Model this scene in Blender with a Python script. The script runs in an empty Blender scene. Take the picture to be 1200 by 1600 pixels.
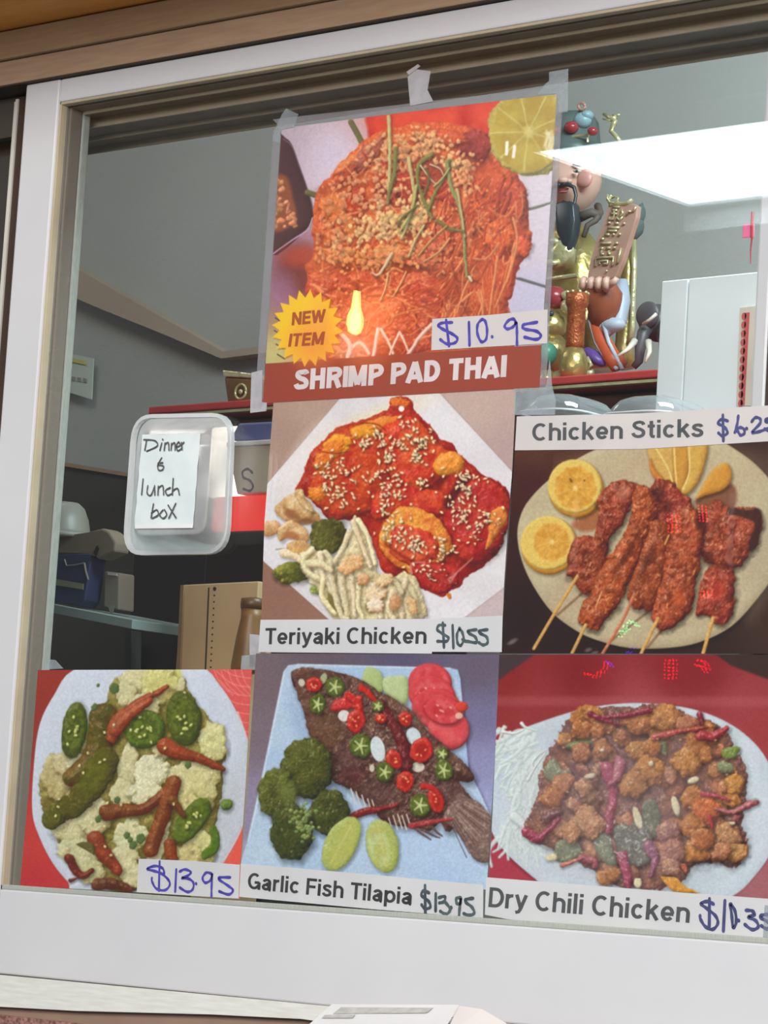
import bpy, bmesh, math, random
import numpy as np
from mathutils import Vector, Matrix

# ------------------------------------------------------------------ camera, world, lights
FPX, YAW, PITCH, ROLL, DIST, ZC = 4881.8, 0.71932543, 0.11767215, 0.0618741, 3.0, 1.45
_f = np.array([-math.sin(YAW) * math.cos(PITCH), math.cos(YAW) * math.cos(PITCH), math.sin(PITCH)])
_r = np.array([math.cos(YAW), math.sin(YAW), 0.0]); _u = np.cross(_r, _f)
_c, _s = math.cos(ROLL), math.sin(ROLL)
RIGHT, UP = _c * _r + _s * _u, -_s * _r + _c * _u
CAM = np.array([0, 0, ZC]) - _f * DIST
def P(px, py, y=0.0):                 # point of the plane Y = y that the photograph shows at (px, py)
    d = RIGHT * (px - 600) - UP * (py - 800) + _f * FPX
    return Vector(CAM + d * ((y - CAM[1]) / d[1]))
def project(X, Y, Z):
    x, y, z = X - CAM[0], Y - CAM[1], Z - CAM[2]
    w = x * _f[0] + y * _f[1] + z * _f[2]
    return (600 + FPX * (x * RIGHT[0] + y * RIGHT[1] + z * RIGHT[2]) / w, 800 - FPX * (x * UP[0] + y * UP[1] + z * UP[2]) / w)
scene = bpy.context.scene
COL = scene.collection
cam = bpy.data.cameras.new('camera'); cam.sensor_fit = 'VERTICAL'; cam.sensor_height = 36.0
cam.lens = FPX / 1600 * 36.0; cam.clip_start = 0.05; cam.clip_end = 60
camo = bpy.data.objects.new('camera', cam); COL.objects.link(camo)
M = Matrix((RIGHT, UP, -_f)).transposed().to_4x4(); M.translation = Vector(CAM); camo.matrix_world = M
scene.camera = camo
w = bpy.data.worlds.new('dining_room_glow'); scene.world = w; w.use_nodes = True
bg = w.node_tree.nodes['Background']; bg.inputs[0].default_value = (0.92, 0.95, 1.0, 1); bg.inputs[1].default_value = 0.16
def area(name, loc, target, sx, sy, power, col=(1, 1, 1)):
    l = bpy.data.lights.new(name, 'AREA'); l.shape = 'RECTANGLE'; l.size = sx; l.size_y = sy; l.energy = power; l.color = col
    o = bpy.data.objects.new(name, l); COL.objects.link(o); o.location = loc
    o.rotation_euler = (Vector(target) - Vector(loc)).to_track_quat('-Z', 'Y').to_euler(); return o
area('dining_light', (1.5, -3.0, 2.5), (0, 0, 1.4), 2.4, 1.4, 178, (1.0, 0.975, 0.95))  # added fill for the window front, kept outside the pane's reflections
area('kitchen_light', (0.30, 0.55, 2.5), (-0.25, 0.95, 1.6), 0.7, 0.35, 25, (0.77, 0.97, 1.0))
area('kitchen_light_far', (-1.5, 0.62, 2.55), (-1.5, 0.95, 1.5), 0.6, 0.3, 2.6, (1.0, 0.95, 0.9))  # added fill to lift the dim left kitchen wall
vs = scene.view_settings; scene.display_settings.display_device = 'sRGB'
vs.view_transform = 'Standard'; vs.look = 'None'; vs.gamma = 1; vs.exposure = 0.0; vs.use_curve_mapping = False
scene.cycles.max_bounces = 8; scene.cycles.transparent_max_bounces = 24; scene.cycles.use_denoising = True

# ------------------------------------------------------------------ helpers
def lin(c):
    return tuple(((v / 255) / 12.92 if v / 255 <= 0.04045 else ((v / 255 + 0.055) / 1.055) ** 2.4) for v in c)
def mat(name, c, rough=.5, c2=None, sc=20, metal=0, bump=0, bsc=60, spec=.5, emit=0, detail=3, stretch=None, coat=0):
    m = bpy.data.materials.new(name); m.use_nodes = True; nt = m.node_tree; b = nt.nodes['Principled BSDF']
    b.inputs['Roughness'].default_value = rough; b.inputs['Metallic'].default_value = metal; b.inputs['Specular IOR Level'].default_value = spec
    if coat: b.inputs['Coat Weight'].default_value = coat; b.inputs['Coat Roughness'].default_value = .08
    tc = nt.nodes.new('ShaderNodeTexCoord'); n = nt.nodes.new('ShaderNodeTexNoise'); n.inputs['Scale'].default_value = sc; n.inputs['Detail'].default_value = detail
    if stretch:
        mp = nt.nodes.new('ShaderNodeMapping'); mp.inputs['Scale'].default_value = stretch
        nt.links.new(tc.outputs['Object'], mp.inputs[0]); nt.links.new(mp.outputs[0], n.inputs['Vector'])
    else: nt.links.new(tc.outputs['Object'], n.inputs['Vector'])
    rp = nt.nodes.new('ShaderNodeValToRGB'); rp.color_ramp.elements[0].position = .35; rp.color_ramp.elements[1].position = .65
    c2 = c2 or tuple(v * .94 for v in c)
    rp.color_ramp.elements[0].color = (*lin(c), 1); rp.color_ramp.elements[1].color = (*lin(c2), 1)
    nt.links.new(n.outputs['Fac'], rp.inputs[0]); nt.links.new(rp.outputs[0], b.inputs['Base Color'])
    if emit: nt.links.new(rp.outputs[0], b.inputs['Emission Color']); b.inputs['Emission Strength'].default_value = emit
    if bump:
        bn = nt.nodes.new('ShaderNodeTexNoise'); bn.inputs['Scale'].default_value = bsc; nt.links.new(tc.outputs['Object'], bn.inputs['Vector'])
        bp = nt.nodes.new('ShaderNodeBump'); bp.inputs['Strength'].default_value = bump; bp.inputs['Distance'].default_value = .002
        nt.links.new(bn.outputs['Fac'], bp.inputs['Height']); nt.links.new(bp.outputs[0], b.inputs['Normal'])
    return m
def clear(name, tint=(1, 1, 1), rough=0.0, f0=.04, haze=0.0, hazec=(220, 225, 228), glossc=(1, 1, 1), hsc=40, hz2=None):
    # thin clear sheet: transparent + Schlick gloss + a share of white haze (diffuse and translucent), mottled by noise
    m = bpy.data.materials.new(name); m.use_nodes = True; nt = m.node_tree; nt.nodes.remove(nt.nodes['Principled BSDF']); N = nt.nodes.new; L = nt.links.new
    tr = N('ShaderNodeBsdfTransparent'); tr.inputs[0].default_value = (*tint, 1)
    gl = N('ShaderNodeBsdfGlossy'); gl.inputs['Roughness'].default_value = rough; gl.inputs[0].default_value = (*glossc, 1)
    g = N('ShaderNodeNewGeometry'); d = N('ShaderNodeVectorMath'); d.operation = 'DOT_PRODUCT'; L(g.outputs['Normal'], d.inputs[0]); L(g.outputs['Incoming'], d.inputs[1])
    a = N('ShaderNodeMath'); a.operation = 'ABSOLUTE'; L(d.outputs['Value'], a.inputs[0])
    s = N('ShaderNodeMath'); s.operation = 'SUBTRACT'; s.inputs[0].default_value = 1; L(a.outputs[0], s.inputs[1])
    p = N('ShaderNodeMath'); p.operation = 'POWER'; L(s.outputs[0], p.inputs[0]); p.inputs[1].default_value = 5
    q = N('ShaderNodeMath'); q.operation = 'MULTIPLY_ADD'; L(p.outputs[0], q.inputs[0]); q.inputs[1].default_value = 1 - f0; q.inputs[2].default_value = f0
    base = tr
    if haze:
        df = N('ShaderNodeBsdfDiffuse'); df.inputs[0].default_value = (*lin(hazec), 1); tl = N('ShaderNodeBsdfTranslucent'); tl.inputs[0].default_value = (*lin(hazec), 1)
        mx = N('ShaderNodeMixShader'); mx.inputs[0].default_value = .4; L(df.outputs[0], mx.inputs[1]); L(tl.outputs[0], mx.inputs[2])
        tc = N('ShaderNodeTexCoord'); n = N('ShaderNodeTexNoise'); n.inputs['Scale'].default_value = hsc; L(tc.outputs['Object'], n.inputs['Vector'])
        mr = N('ShaderNodeMapRange'); mr.inputs[3].default_value = haze * .75; mr.inputs[4].default_value = min(1, haze * 1.25); mr.inputs[1].default_value = .3; mr.inputs[2].default_value = .7; L(n.outputs['Fac'], mr.inputs[0])
        b2 = N('ShaderNodeMixShader'); L(mr.outputs[0], b2.inputs[0]); L(tr.outputs[0], b2.inputs[1]); L(mx.outputs[0], b2.inputs[2]); base = b2
    o = N('ShaderNodeMixShader'); L(q.outputs[0], o.inputs[0]); L(base.outputs[0], o.inputs[1]); L(gl.outputs[0], o.inputs[2])
    L(o.outputs[0], nt.nodes['Material Output'].inputs[0]); return m
def lamp_mat(name, c, strength):
    m = bpy.data.materials.new(name); m.use_nodes = True; nt = m.node_tree; nt.nodes.remove(nt.nodes['Principled BSDF'])
    e = nt.nodes.new('ShaderNodeEmission'); e.inputs[1].default_value = strength
    tc = nt.nodes.new('ShaderNodeTexCoord'); n = nt.nodes.new('ShaderNodeTexNoise'); n.inputs['Scale'].default_value = 9; rp = nt.nodes.new('ShaderNodeValToRGB')
    rp.color_ramp.elements[0].color = (*lin(c), 1); rp.color_ramp.elements[1].color = (*lin(tuple(v * .97 for v in c)), 1)
    nt.links.new(tc.outputs['Object'], n.inputs['Vector']); nt.links.new(n.outputs['Fac'], rp.inputs[0]); nt.links.new(rp.outputs[0], e.inputs[0])
    nt.links.new(e.outputs[0], nt.nodes['Material Output'].inputs[0]); return m
def BM(): return bmesh.new()
def obj(name, bm, m, parent=None, smooth=False, bevel=0):
    if bevel:
        bmesh.ops.bevel(bm, geom=[e for e in bm.edges], offset=bevel, segments=2, affect='EDGES', profile=.5, clamp_overlap=True)
    bmesh.ops.recalc_face_normals(bm, faces=bm.faces)
    me = bpy.data.meshes.new(name); bm.to_mesh(me); bm.free(); me.materials.append(m)
    if smooth: me.shade_smooth()
    o = bpy.data.objects.new(name, me); COL.objects.link(o)
    if parent is not None:
        o.parent = parent; o.matrix_parent_inverse = Matrix.Translation(-world_loc(parent))
    return o
def world_loc(o):
    v = Vector((0, 0, 0))
    while o is not None: v += o.location; o = None if o.parent is None or o.type == 'MESH' else o.parent
    return v
def tag(o, label=None, cat=None, group=None, kind=None):
    for k, v in (('label', label), ('category', cat), ('group', group), ('kind', kind)):
        if v: o[k] = v
    return o
def thing(name, label, cat, loc, group=None):
    o = bpy.data.objects.new(name, None); COL.objects.link(o); o.location = loc; o.empty_display_size = .05; return tag(o, label, cat, group)
def setting(name, loc=(0, 0, 0)):
    o = bpy.data.objects.new(name, None); COL.objects.link(o); o.location = loc; o['kind'] = 'structure'; return o
def box(bm, x0, x1, y0, y1, z0, z1):
    v = [bm.verts.new((x, y, z)) for x in (x0, x1) for y in (y0, y1) for z in (z0, z1)]
    for f in ((0, 1, 3, 2), (4, 6, 7, 5), (0, 4, 5, 1), (2, 3, 7, 6), (0, 2, 6, 4), (1, 5, 7, 3)): bm.faces.new([v[i] for i in f])
    return bm
def prism(bm, pts, d):                # polygon (Vectors in one plane Y) pushed back by d
    a = [bm.verts.new(p) for p in pts]; b = [bm.verts.new(Vector(p) + Vector((0, d, 0))) for p in pts]; n = len(a)
    bm.faces.new(a); bm.faces.new(b[::-1])
    for i in range(n): bm.faces.new((a[i], b[i], b[(i + 1) % n], a[(i + 1) % n]))
    return bm
def pxprism(bm, pts, y, d): return prism(bm, [P(a, b, y) for a, b in pts], d)
def pxbox(bm, x0, y0, x1, y1, y, d):  # axis aligned box whose front face lies on plane Y = y around those pixels
    ym, xm = (y0 + y1) / 2, (x0 + x1) / 2
    return box(bm, P(x0, ym, y).x, P(x1, ym, y).x, y, y + d, P(xm, y1, y).z, P(xm, y0, y).z)
def blob(bm, c, r, rot=None, sub=2, rough=0, seed=0):
    g = bmesh.ops.create_icosphere(bm, subdivisions=sub, radius=1)['verts']; rnd = random.Random(seed)
    R = Matrix.Rotation(rot or 0, 3, 'Y')
    for v in g:
        k = 1 + rough * (math.sin(v.co.x * 7 + seed) * math.sin(v.co.y * 6 + seed * 2) * math.sin(v.co.z * 8)) if rough else 1
        p = Vector((v.co.x * r[0], v.co.y * r[1], v.co.z * r[2])) * k; v.co = R @ p + Vector(c)
    return bm
def tube(bm, pts, r, n=8, r1=None, flat=1.0):
    pts = [Vector(p) for p in pts]; rings = []; m = len(pts)
    for i, p in enumerate(pts):
        t = (pts[min(i + 1, m - 1)] - pts[max(i - 1, 0)]).normalized(); a = t.orthogonal().normalized() if i == 0 else (rings_a - t * rings_a.dot(t)).normalized(); rings_a = a
        b = t.cross(a); rr = r + ((r1 if r1 is not None else r) - r) * i / max(m - 1, 1)
        rings.append([bm.verts.new(p + (a * math.cos(k * 2 * math.pi / n) + b * math.sin(k * 2 * math.pi / n) * flat) * rr) for k in range(n)])
    for i in range(m - 1):
        for k in range(n): bm.faces.new((rings[i][k], rings[i][(k + 1) % n], rings[i + 1][(k + 1) % n], rings[i + 1][k]))
    bm.faces.new(rings[0][::-1]); bm.faces.new(rings[-1]); return bm
def lathe(bm, c, prof, n=24):
    rings = []
    for r, z in prof: rings.append([bm.verts.new((c[0] + r * math.cos(k * 2 * math.pi / n), c[1] + r * math.sin(k * 2 * math.pi / n), c[2] + z)) for k in range(n)])
    for i in range(len(rings) - 1):
        for k in range(n): bm.faces.new((rings[i][k], rings[i][(k + 1) % n], rings[i + 1][(k + 1) % n], rings[i + 1][k]))
    bm.faces.new(rings[0][::-1]); bm.faces.new(rings[-1]); return bm
def ribbon(bm, pts, w, closed=False):         # flat pen line in the plane Y = const; width swells a little like ink
    p = [Vector(q) for q in pts]; n = len(p); L = []; Rr = []
    for i in range(n):
        t = (p[min(i + 1, n - 1)] - p[max(i - 1, 0)]); t.y = 0
        t = t.normalized() if t.length > 1e-9 else Vector((1, 0, 0)); nn = Vector((-t.z, 0, t.x)); ww = w * (.5 + .07 * math.sin(i * 1.1))
        L.append(bm.verts.new(p[i] + nn * ww)); Rr.append(bm.verts.new(p[i] - nn * ww))
    for i in range(n - 1): bm.faces.new((L[i], L[i + 1], Rr[i + 1], Rr[i]))
    for q, s in ((p[0], 0), (p[-1], 1)):
        ring = [bm.verts.new(q + Vector((math.cos(k * math.pi / 4) * w * .5, 1e-5 * (s + 1), math.sin(k * math.pi / 4) * w * .5))) for k in range(8)]; bm.faces.new(ring)
# ------------------------------------------------------------------ print painter
# Draws the menu photographs (flat print) with numpy. Coordinates are those measured on the
# photograph; every canvas maps its own texels (metres on the poster) to them.
def hash2(ix, iy, seed):
    h = (ix.astype(np.int64) * 374761393 + iy.astype(np.int64) * 668265263 + seed * 974634777) & 0xffffffff
    h = ((h ^ (h >> 13)) * 1274126177) & 0xffffffff
    return ((h ^ (h >> 16)) & 0xffff) / 65535.0
def vnoise(x, y, seed=0):
    ix = np.floor(x); iy = np.floor(y); fx = x - ix; fy = y - iy
    fx = fx * fx * (3 - 2 * fx); fy = fy * fy * (3 - 2 * fy)
    a = hash2(ix, iy, seed); b = hash2(ix + 1, iy, seed); c = hash2(ix, iy + 1, seed); d = hash2(ix + 1, iy + 1, seed)
    return (a * (1 - fx) + b * fx) * (1 - fy) + (c * (1 - fx) + d * fx) * fy
def fbm(x, y, seed=0, o=3):
    s = 0; a = 0.5; t = 0
    for k in range(o):
        s = s + a * vnoise(x, y, seed + k * 17); t += a; a *= 0.5; x = x * 2.03 + 11.3; y = y * 2.03 + 5.7
    return s / t
def spline(pts, n=5, closed=True):
    p = np.array(pts, float); m = len(p); out = []
    for i in range(m if closed else m - 1):
        if closed: a, b, c, d = p[i - 1], p[i], p[(i + 1) % m], p[(i + 2) % m]
        else: a, b, c, d = p[max(i - 1, 0)], p[i], p[i + 1], p[min(i + 2, m - 1)]
        for k in range(n):
            t = k / n
            out.append(0.5 * (2 * b + (c - a) * t + (2 * a - 5 * b + 4 * c - d) * t * t + (3 * b - a - 3 * c + d) * t ** 3))
    if not closed: out.append(p[-1])
    return np.array(out)
class Poly:
    def __init__(s, pts, smooth=True):
        s.p = spline(pts, 4) if smooth else np.array(pts, float)
        s.bb = (s.p[:, 0].min(), s.p[:, 1].min(), s.p[:, 0].max(), s.p[:, 1].max())
    def sd(s, X, Y):
        d = np.full(X.shape, 1e9); ins = np.zeros(X.shape, bool); q = s.p
        for i in range(len(q)):
            x0, y0 = q[i - 1]; x1, y1 = q[i]; ex, ey = x1 - x0, y1 - y0
            wx, wy = X - x0, Y - y0; t = np.clip((wx * ex + wy * ey) / (ex * ex + ey * ey + 1e-9), 0, 1)
            d = np.minimum(d, (wx - t * ex) ** 2 + (wy - t * ey) ** 2)
            if y0 != y1:
                c = (y0 > Y) != (y1 > Y); ins ^= c & (X < ex * (Y - y0) / ey + x0)
        d = np.sqrt(d); return np.where(ins, -d, d)
class Line:
    def __init__(s, pts, w0, w1=None, n=4):
        s.p = spline(pts, n, False) if len(pts) > 2 else np.array(pts, float)
        s.w0 = w0 / 2; s.w1 = (w0 if w1 is None else w1) / 2; w = max(s.w0, s.w1)
        s.bb = (s.p[:, 0].min() - w, s.p[:, 1].min() - w, s.p[:, 0].max() + w, s.p[:, 1].max() + w)
    def sd(s, X, Y):
        best = np.full(X.shape, 1e9); m = len(s.p) - 1
        for i in range(m):
            x0, y0 = s.p[i]; x1, y1 = s.p[i + 1]; ex, ey = x1 - x0, y1 - y0
            wx, wy = X - x0, Y - y0; t = np.clip((wx * ex + wy * ey) / (ex * ex + ey * ey + 1e-9), 0, 1)
            w = s.w0 + (s.w1 - s.w0) * (i + t) / m
            best = np.minimum(best, np.sqrt((wx - t * ex) ** 2 + (wy - t * ey) ** 2) - w)
        return best
class Ell:
    def __init__(s, cx, cy, rx, ry, ang=0, rough=0, seed=0, lobes=5):
        s.v = (cx, cy, rx, ry, math.radians(ang), rough, seed, lobes); r = max(rx, ry) * (1 + rough)
        s.bb = (cx - r, cy - r, cx + r, cy + r)
    def sd(s, X, Y):
        cx, cy, rx, ry, a, rough, seed, lobes = s.v
        u = (X - cx) * math.cos(a) + (Y - cy) * math.sin(a); v = -(X - cx) * math.sin(a) + (Y - cy) * math.cos(a)
        rho = np.sqrt((u / rx) ** 2 + (v / ry) ** 2); k = 1.0
        if rough:
            th = np.arctan2(v / ry, u / rx)
            k = 1 + rough * (0.6 * np.sin(lobes * th + seed) + 0.4 * np.sin((lobes * 2 + 1) * th + seed * 2.3))
        return (rho / k - 1) * min(rx, ry)
def C(*c):
    if len(c) == 1: c = c[0]
    return np.array(c, float) / 255.0
class Canvas:
    def __init__(s, PX, PY):
        s.X = PX; s.Y = PY; s.h, s.w = PX.shape; s.rgb = np.zeros((s.h, s.w, 3))
        s.gx = abs(PX[s.h // 2, -1] - PX[s.h // 2, 0]) / (s.w - 1); s.gy = abs(PY[-1, s.w // 2] - PY[0, s.w // 2]) / (s.h - 1)
        # inverse affine guess for the boxes
        A = np.array([[PX[0, -1] - PX[0, 0], PX[-1, 0] - PX[0, 0]], [PY[0, -1] - PY[0, 0], PY[-1, 0] - PY[0, 0]]])
        s.inv = np.linalg.inv(A); s.o = np.array([PX[0, 0], PY[0, 0]]); s.wa = 0.0; s.k = .8; s.tex = .015
        s.WX = (fbm(PX / 7, PY / 7, 91, 3) - .5) + .9 * (vnoise(PX / 19, PY / 19, 95) - .5); s.WY = (fbm(PX / 7, PY / 7, 97, 3) - .5) + .9 * (vnoise(PX / 19, PY / 19, 99) - .5)
        s.T1 = fbm(PX / 2.6, PY / 2.6, 71, 2) - .5; s.T2 = fbm(PX / 9, PY / 9, 75, 3) - .5
    def box(s, bb, m=3):
        q = np.array([(bb[i], bb[j]) for i in (0, 2) for j in (1, 3)]) - s.o
        uv = q @ s.inv.T; uv = uv * [s.w, s.h]; mm = m / min(s.gx, s.gy) + 6
        x0, y0 = np.floor(uv.min(0) - mm).astype(int); x1, y1 = np.ceil(uv.max(0) + mm).astype(int)
        return max(x0, 0), max(y0, 0), min(x1, s.w), min(y1, s.h)
    def flat(s, sh, col, a=1.0, soft=1.2, col2=None, scale=20, seed=1, amt=1.0, thr=None):
        x0, y0, x1, y1 = s.box(sh.bb, 3 + soft)
        if x1 <= x0 or y1 <= y0: return
        X = s.X[y0:y1, x0:x1]; Y = s.Y[y0:y1, x0:x1]
        al = np.clip(0.5 - sh.sd(X, Y) / soft, 0, 1) * a; c = C(col)[None, None]
        if col2 is not None:
            f = fbm(X / scale, Y / scale, seed)
            f = np.clip((f - (thr if thr is not None else .5)) * 3 + .5, 0, 1)[..., None] * amt
            c = c * (1 - f) + C(col2) * f
        R = s.rgb[y0:y1, x0:x1]; R += (c - R) * al[..., None]
    def lump(s, sh, col, depth=10, bump=.25, bs=6, dark=None, light=None, col2=None, cs=14, spec=.0, sp=24, seed=0, L=(-.45, -.6), soft=1.6, a=1.0, shadow=0.0, k=1.0, warp=None):
        wa = s.wa if warp is None else warp; wa = min(wa, depth * .5)
        if shadow:
            d2 = 3 + depth * .3
            x0, y0, x1, y1 = s.box((sh.bb[0] - d2, sh.bb[1] - d2, sh.bb[2] + d2, sh.bb[3] + d2), 3)
            if x1 > x0 and y1 > y0:
                X = s.X[y0:y1, x0:x1]; Y = s.Y[y0:y1, x0:x1]
                al = np.clip(.7 - sh.sd(X - d2 * .35 + wa * s.WX[y0:y1, x0:x1], Y - d2 * .5 + wa * s.WY[y0:y1, x0:x1]) / d2, 0, 1) * shadow
                s.rgb[y0:y1, x0:x1] *= 1 - al[..., None]
        x0, y0, x1, y1 = s.box(sh.bb, 4)
        if x1 - x0 < 3 or y1 - y0 < 3: return
        X = s.X[y0:y1, x0:x1]; Y = s.Y[y0:y1, x0:x1]; sd = sh.sd(X + wa * s.WX[y0:y1, x0:x1], Y + wa * s.WY[y0:y1, x0:x1])
        al = np.clip(0.5 - sd / soft, 0, 1) * a
        u = np.clip(1 + sd / depth, 0, 1); h = depth * np.sqrt(np.maximum(1 - u * u, 0)) * .75
        if bump: h = h + bump * bs * 1.05 * fbm(X / bs, Y / bs, seed, 3)
        gy, gx = np.gradient(h); gx = gx / s.gx; gy = gy / s.gy
        nz = 1 / np.sqrt(gx * gx + gy * gy + 1)
        lx, ly = L; lz = math.sqrt(max(.05, 1 - lx * lx - ly * ly))
        lam = (-gx * lx - gy * ly + lz) * nz
        base = C(col)[None, None]
        if col2 is not None:
            f = np.clip((fbm(X / cs, Y / cs, seed + 5, 3) - .5) * 3.2 + .5, 0, 1)[..., None]
            base = base * (1 - f) + C(col2) * f
        dk = base * .5 if dark is None else C(dark)[None, None]
        lt = np.minimum(base * 1.26 + .02, 1) if light is None else C(light)[None, None]
        t1 = s.T1[y0:y1, x0:x1]; t2 = s.T2[y0:y1, x0:x1]; tx = s.tex * min(1, depth / 6)
        t = np.clip((lam - lz) * 1.15 * k * s.k + t2 * tx * 2.2, -1, 1)[..., None]
        c = np.where(t < 0, base + (dk - base) * (-t), base + (lt - base) * t)
        if spec:
            hx, hy, hz = lx * .6, ly * .6, lz + .5; n = math.sqrt(hx * hx + hy * hy + hz * hz)
            sv = np.clip((-gx * hx - gy * hy + hz) * nz / n, 0, 1) ** sp
            c = c + spec * sv[..., None] * (1 - c)
        c = c * (1 + t1 * tx * 1.5)[..., None]
        if tx > .05:
            gl = np.clip((t1 + t2 * .6) * 9 - 1.7, 0, 1) * np.clip(lam + .1, 0, 1) * tx * 1.2; c = c + (C(255, 236, 214) - c) * gl[..., None]
        R = s.rgb[y0:y1, x0:x1]; R += (c - R) * al[..., None]
    def grad(s, pts):      # background from scattered colours (inverse distance)
        W = 0; A = 0
        for x, y, c in pts:
            w = 1 / (((s.X - x) ** 2 + (s.Y - y) ** 2) + 900.0) ** 1.4; W = W + w; A = A + w[..., None] * C(c)
        s.rgb = A / W[..., None]
    def blur(s):
        a = s.rgb; q = a.copy(); q[1:-1] = a[:-2] * .25 + a[1:-1] * .5 + a[2:] * .25; b = q.copy(); b[:, 1:-1] = q[:, :-2] * .25 + q[:, 1:-1] * .5 + q[:, 2:] * .25; s.rgb = b
    def grain(s, amt=.03, sc=3, seed=3):
        s.blur()
        s.rgb = np.clip(s.rgb * (1 + amt * (fbm(s.X / sc, s.Y / sc, seed, 2)[..., None] - .5) * 2), 0, 1)
def jit(r, c, a):
    return tuple(np.clip(np.array(c) * (1 + r.uniform(-a, a)) + np.array([r.uniform(-a, a) for _ in range(3)]) * 60, 0, 255))
def inside(poly, x, y):
    return poly.sd(np.array([[float(x)]]), np.array([[float(y)]]))[0, 0]

def paint_pad_thai(cv):
    r = random.Random(4)
    cv.grad([(450, 210, (182, 165, 175)), (520, 240, (205, 193, 208)), (545, 280, (214, 204, 218)), (460, 420, (150, 100, 118)), (450, 450, (150, 105, 130)), (432, 500, (150, 120, 105)),
             (430, 540, (200, 195, 120)), (850, 300, (208, 200, 208)), (845, 380, (205, 196, 205)), (830, 460, (190, 185, 205)), (700, 180, (205, 80, 55)), (600, 190, (205, 150, 140))])
    F = cv.flat; U = cv.lump
    U(Poly([(430, 214), (444, 215), (454, 226), (463, 250), (480, 300), (488, 332), (484, 350), (474, 361), (420, 398), (418, 300)]), (82, 54, 56), 16, .05, dark=(48, 30, 32), light=(120, 84, 86))
    F(Line([(486, 340), (478, 358), (455, 374), (424, 396)], 2.5), (188, 160, 182)); F(Line([(440, 216), (454, 228), (464, 255), (482, 306), (488, 336)], 1.6), (122, 100, 116))
    F(Poly([(428, 280), (446, 276), (456, 310), (461, 335), (452, 352), (424, 358)]), (150, 85, 55), .9, 6)
    for i in range(70):
        x = r.uniform(426, 460); y = 278 + r.random() * 78
        if x < 436 + (y - 270) * .32: U(Ell(x, y, r.uniform(2.5, 5), r.uniform(2.5, 4.5), r.uniform(0, 180)), jit(r, (212, 142, 98), .16), 4, .3, 3)
    F(Ell(464, 425, 34, 40), (112, 48, 42), .85, 26); F(Ell(440, 455, 20, 30), (150, 105, 135), .7, 20); F(Ell(470, 400, 30, 16), (175, 75, 55), .9, 18)
    for p, w in (([(546, 190), (556, 208), (564, 224)], 9), ([(478, 300), (502, 308)], 9)): U(Line(p, w), (112, 104, 62), 4, .2, light=(150, 142, 92))
    U(Line([(815, 328), (840, 322), (860, 315)], 5, 3), (112, 112, 100), 2, .1); U(Line([(793, 430), (820, 438), (856, 449)], 5, 4), (98, 96, 96), 2, .1)
    # tomato blur behind
    F(Poly([(572, 200), (575, 172), (640, 160), (790, 140), (785, 185), (760, 235), (700, 240), (590, 235)]), (214, 76, 50), 1, 6, (190, 48, 36), 26)
    for q in ((598, 190, 22, 18), (655, 180, 26, 14), (690, 185, 20, 18), (760, 175, 30, 24)): F(Ell(*q), (228, 88, 58), .6, 14)
    cv.wa = 6; cv.tex = .13
    mound = Poly([(487, 330), (498, 290), (518, 268), (545, 238), (566, 218), (590, 206), (640, 192), (700, 190), (752, 205), (775, 245), (806, 272), (820, 305), (824, 345), (829, 375), (822, 395), (810, 412), (800, 445), (792, 480), (780, 560), (520, 575), (500, 540), (476, 430), (486, 395)])
    U(mound, (196, 84, 46), 40, .5, 15, col2=(218, 108, 56), cs=18, dark=(122, 44, 28), light=(232, 132, 78), seed=2)
    # bigger pieces
    for x, y, rx, ry, a, c in ((545, 258, 34, 14, -42, (214, 118, 62)), (575, 240, 36, 13, -48, (180, 96, 72)), (535, 275, 26, 9, -45, (170, 72, 44)), (522, 322, 26, 22, -20, (222, 124, 58)), (556, 318, 16, 24, 10, (206, 66, 36)),
                               (534, 352, 24, 18, 20, (226, 130, 62)), (515, 360, 20, 20, 0, (218, 104, 52)), (610, 280, 26, 36, 10, (190, 70, 42)), (640, 290, 22, 34, 0, (176, 58, 38)), (700, 290, 20, 30, 0, (188, 64, 40)),
                               (745, 320, 34, 40, 5, (210, 96, 50)), (780, 368, 27, 28, 0, (224, 108, 50)), (813, 384, 15, 17, 0, (208, 88, 50)), (770, 290, 34, 20, 30, (204, 92, 48)), (800, 310, 18, 34, -10, (192, 78, 44)), (738, 225, 30, 22, 10, (166, 62, 50)), (690, 215, 40, 14, 0, (206, 92, 54)),
                               (640, 345, 30, 22, 0, (206, 90, 46)), (700, 370, 36, 30, 10, (208, 94, 58)), (660, 405, 40, 14, 0, (190, 88, 50)), (545, 400, 40, 18, 5, (222, 112, 62)), (610, 395, 34, 14, 0, (226, 150, 92)), (690, 410, 50, 16, 5, (206, 106, 64))):
        U(Ell(x, y, rx, ry, a, .1, x), c, min(rx, ry) * .7, .4, 8, seed=int(x), spec=.14, sp=30, shadow=.25)
    # dark hollows
    for x, y, rx, ry in ((668, 265, 28, 24), (735, 250, 16, 26), (600, 300, 12, 20), (650, 320, 20, 22), (560, 418, 70, 12), (640, 424, 40, 10), (706, 440, 34, 18), (735, 480, 30, 16), (690, 470, 28, 16), (545, 290, 14, 8), (505, 300, 10, 7)): F(Ell(x, y, rx, ry), (112, 44, 34), .45, 16)
    U(Poly([(478, 432), (540, 424), (620, 424), (690, 440), (690, 500), (672, 545), (560, 560), (505, 560), (490, 500)]), (186, 64, 42), 24, .7, 9, col2=(214, 98, 60), cs=12, dark=(128, 38, 26), light=(236, 140, 94), spec=.15)
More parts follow.
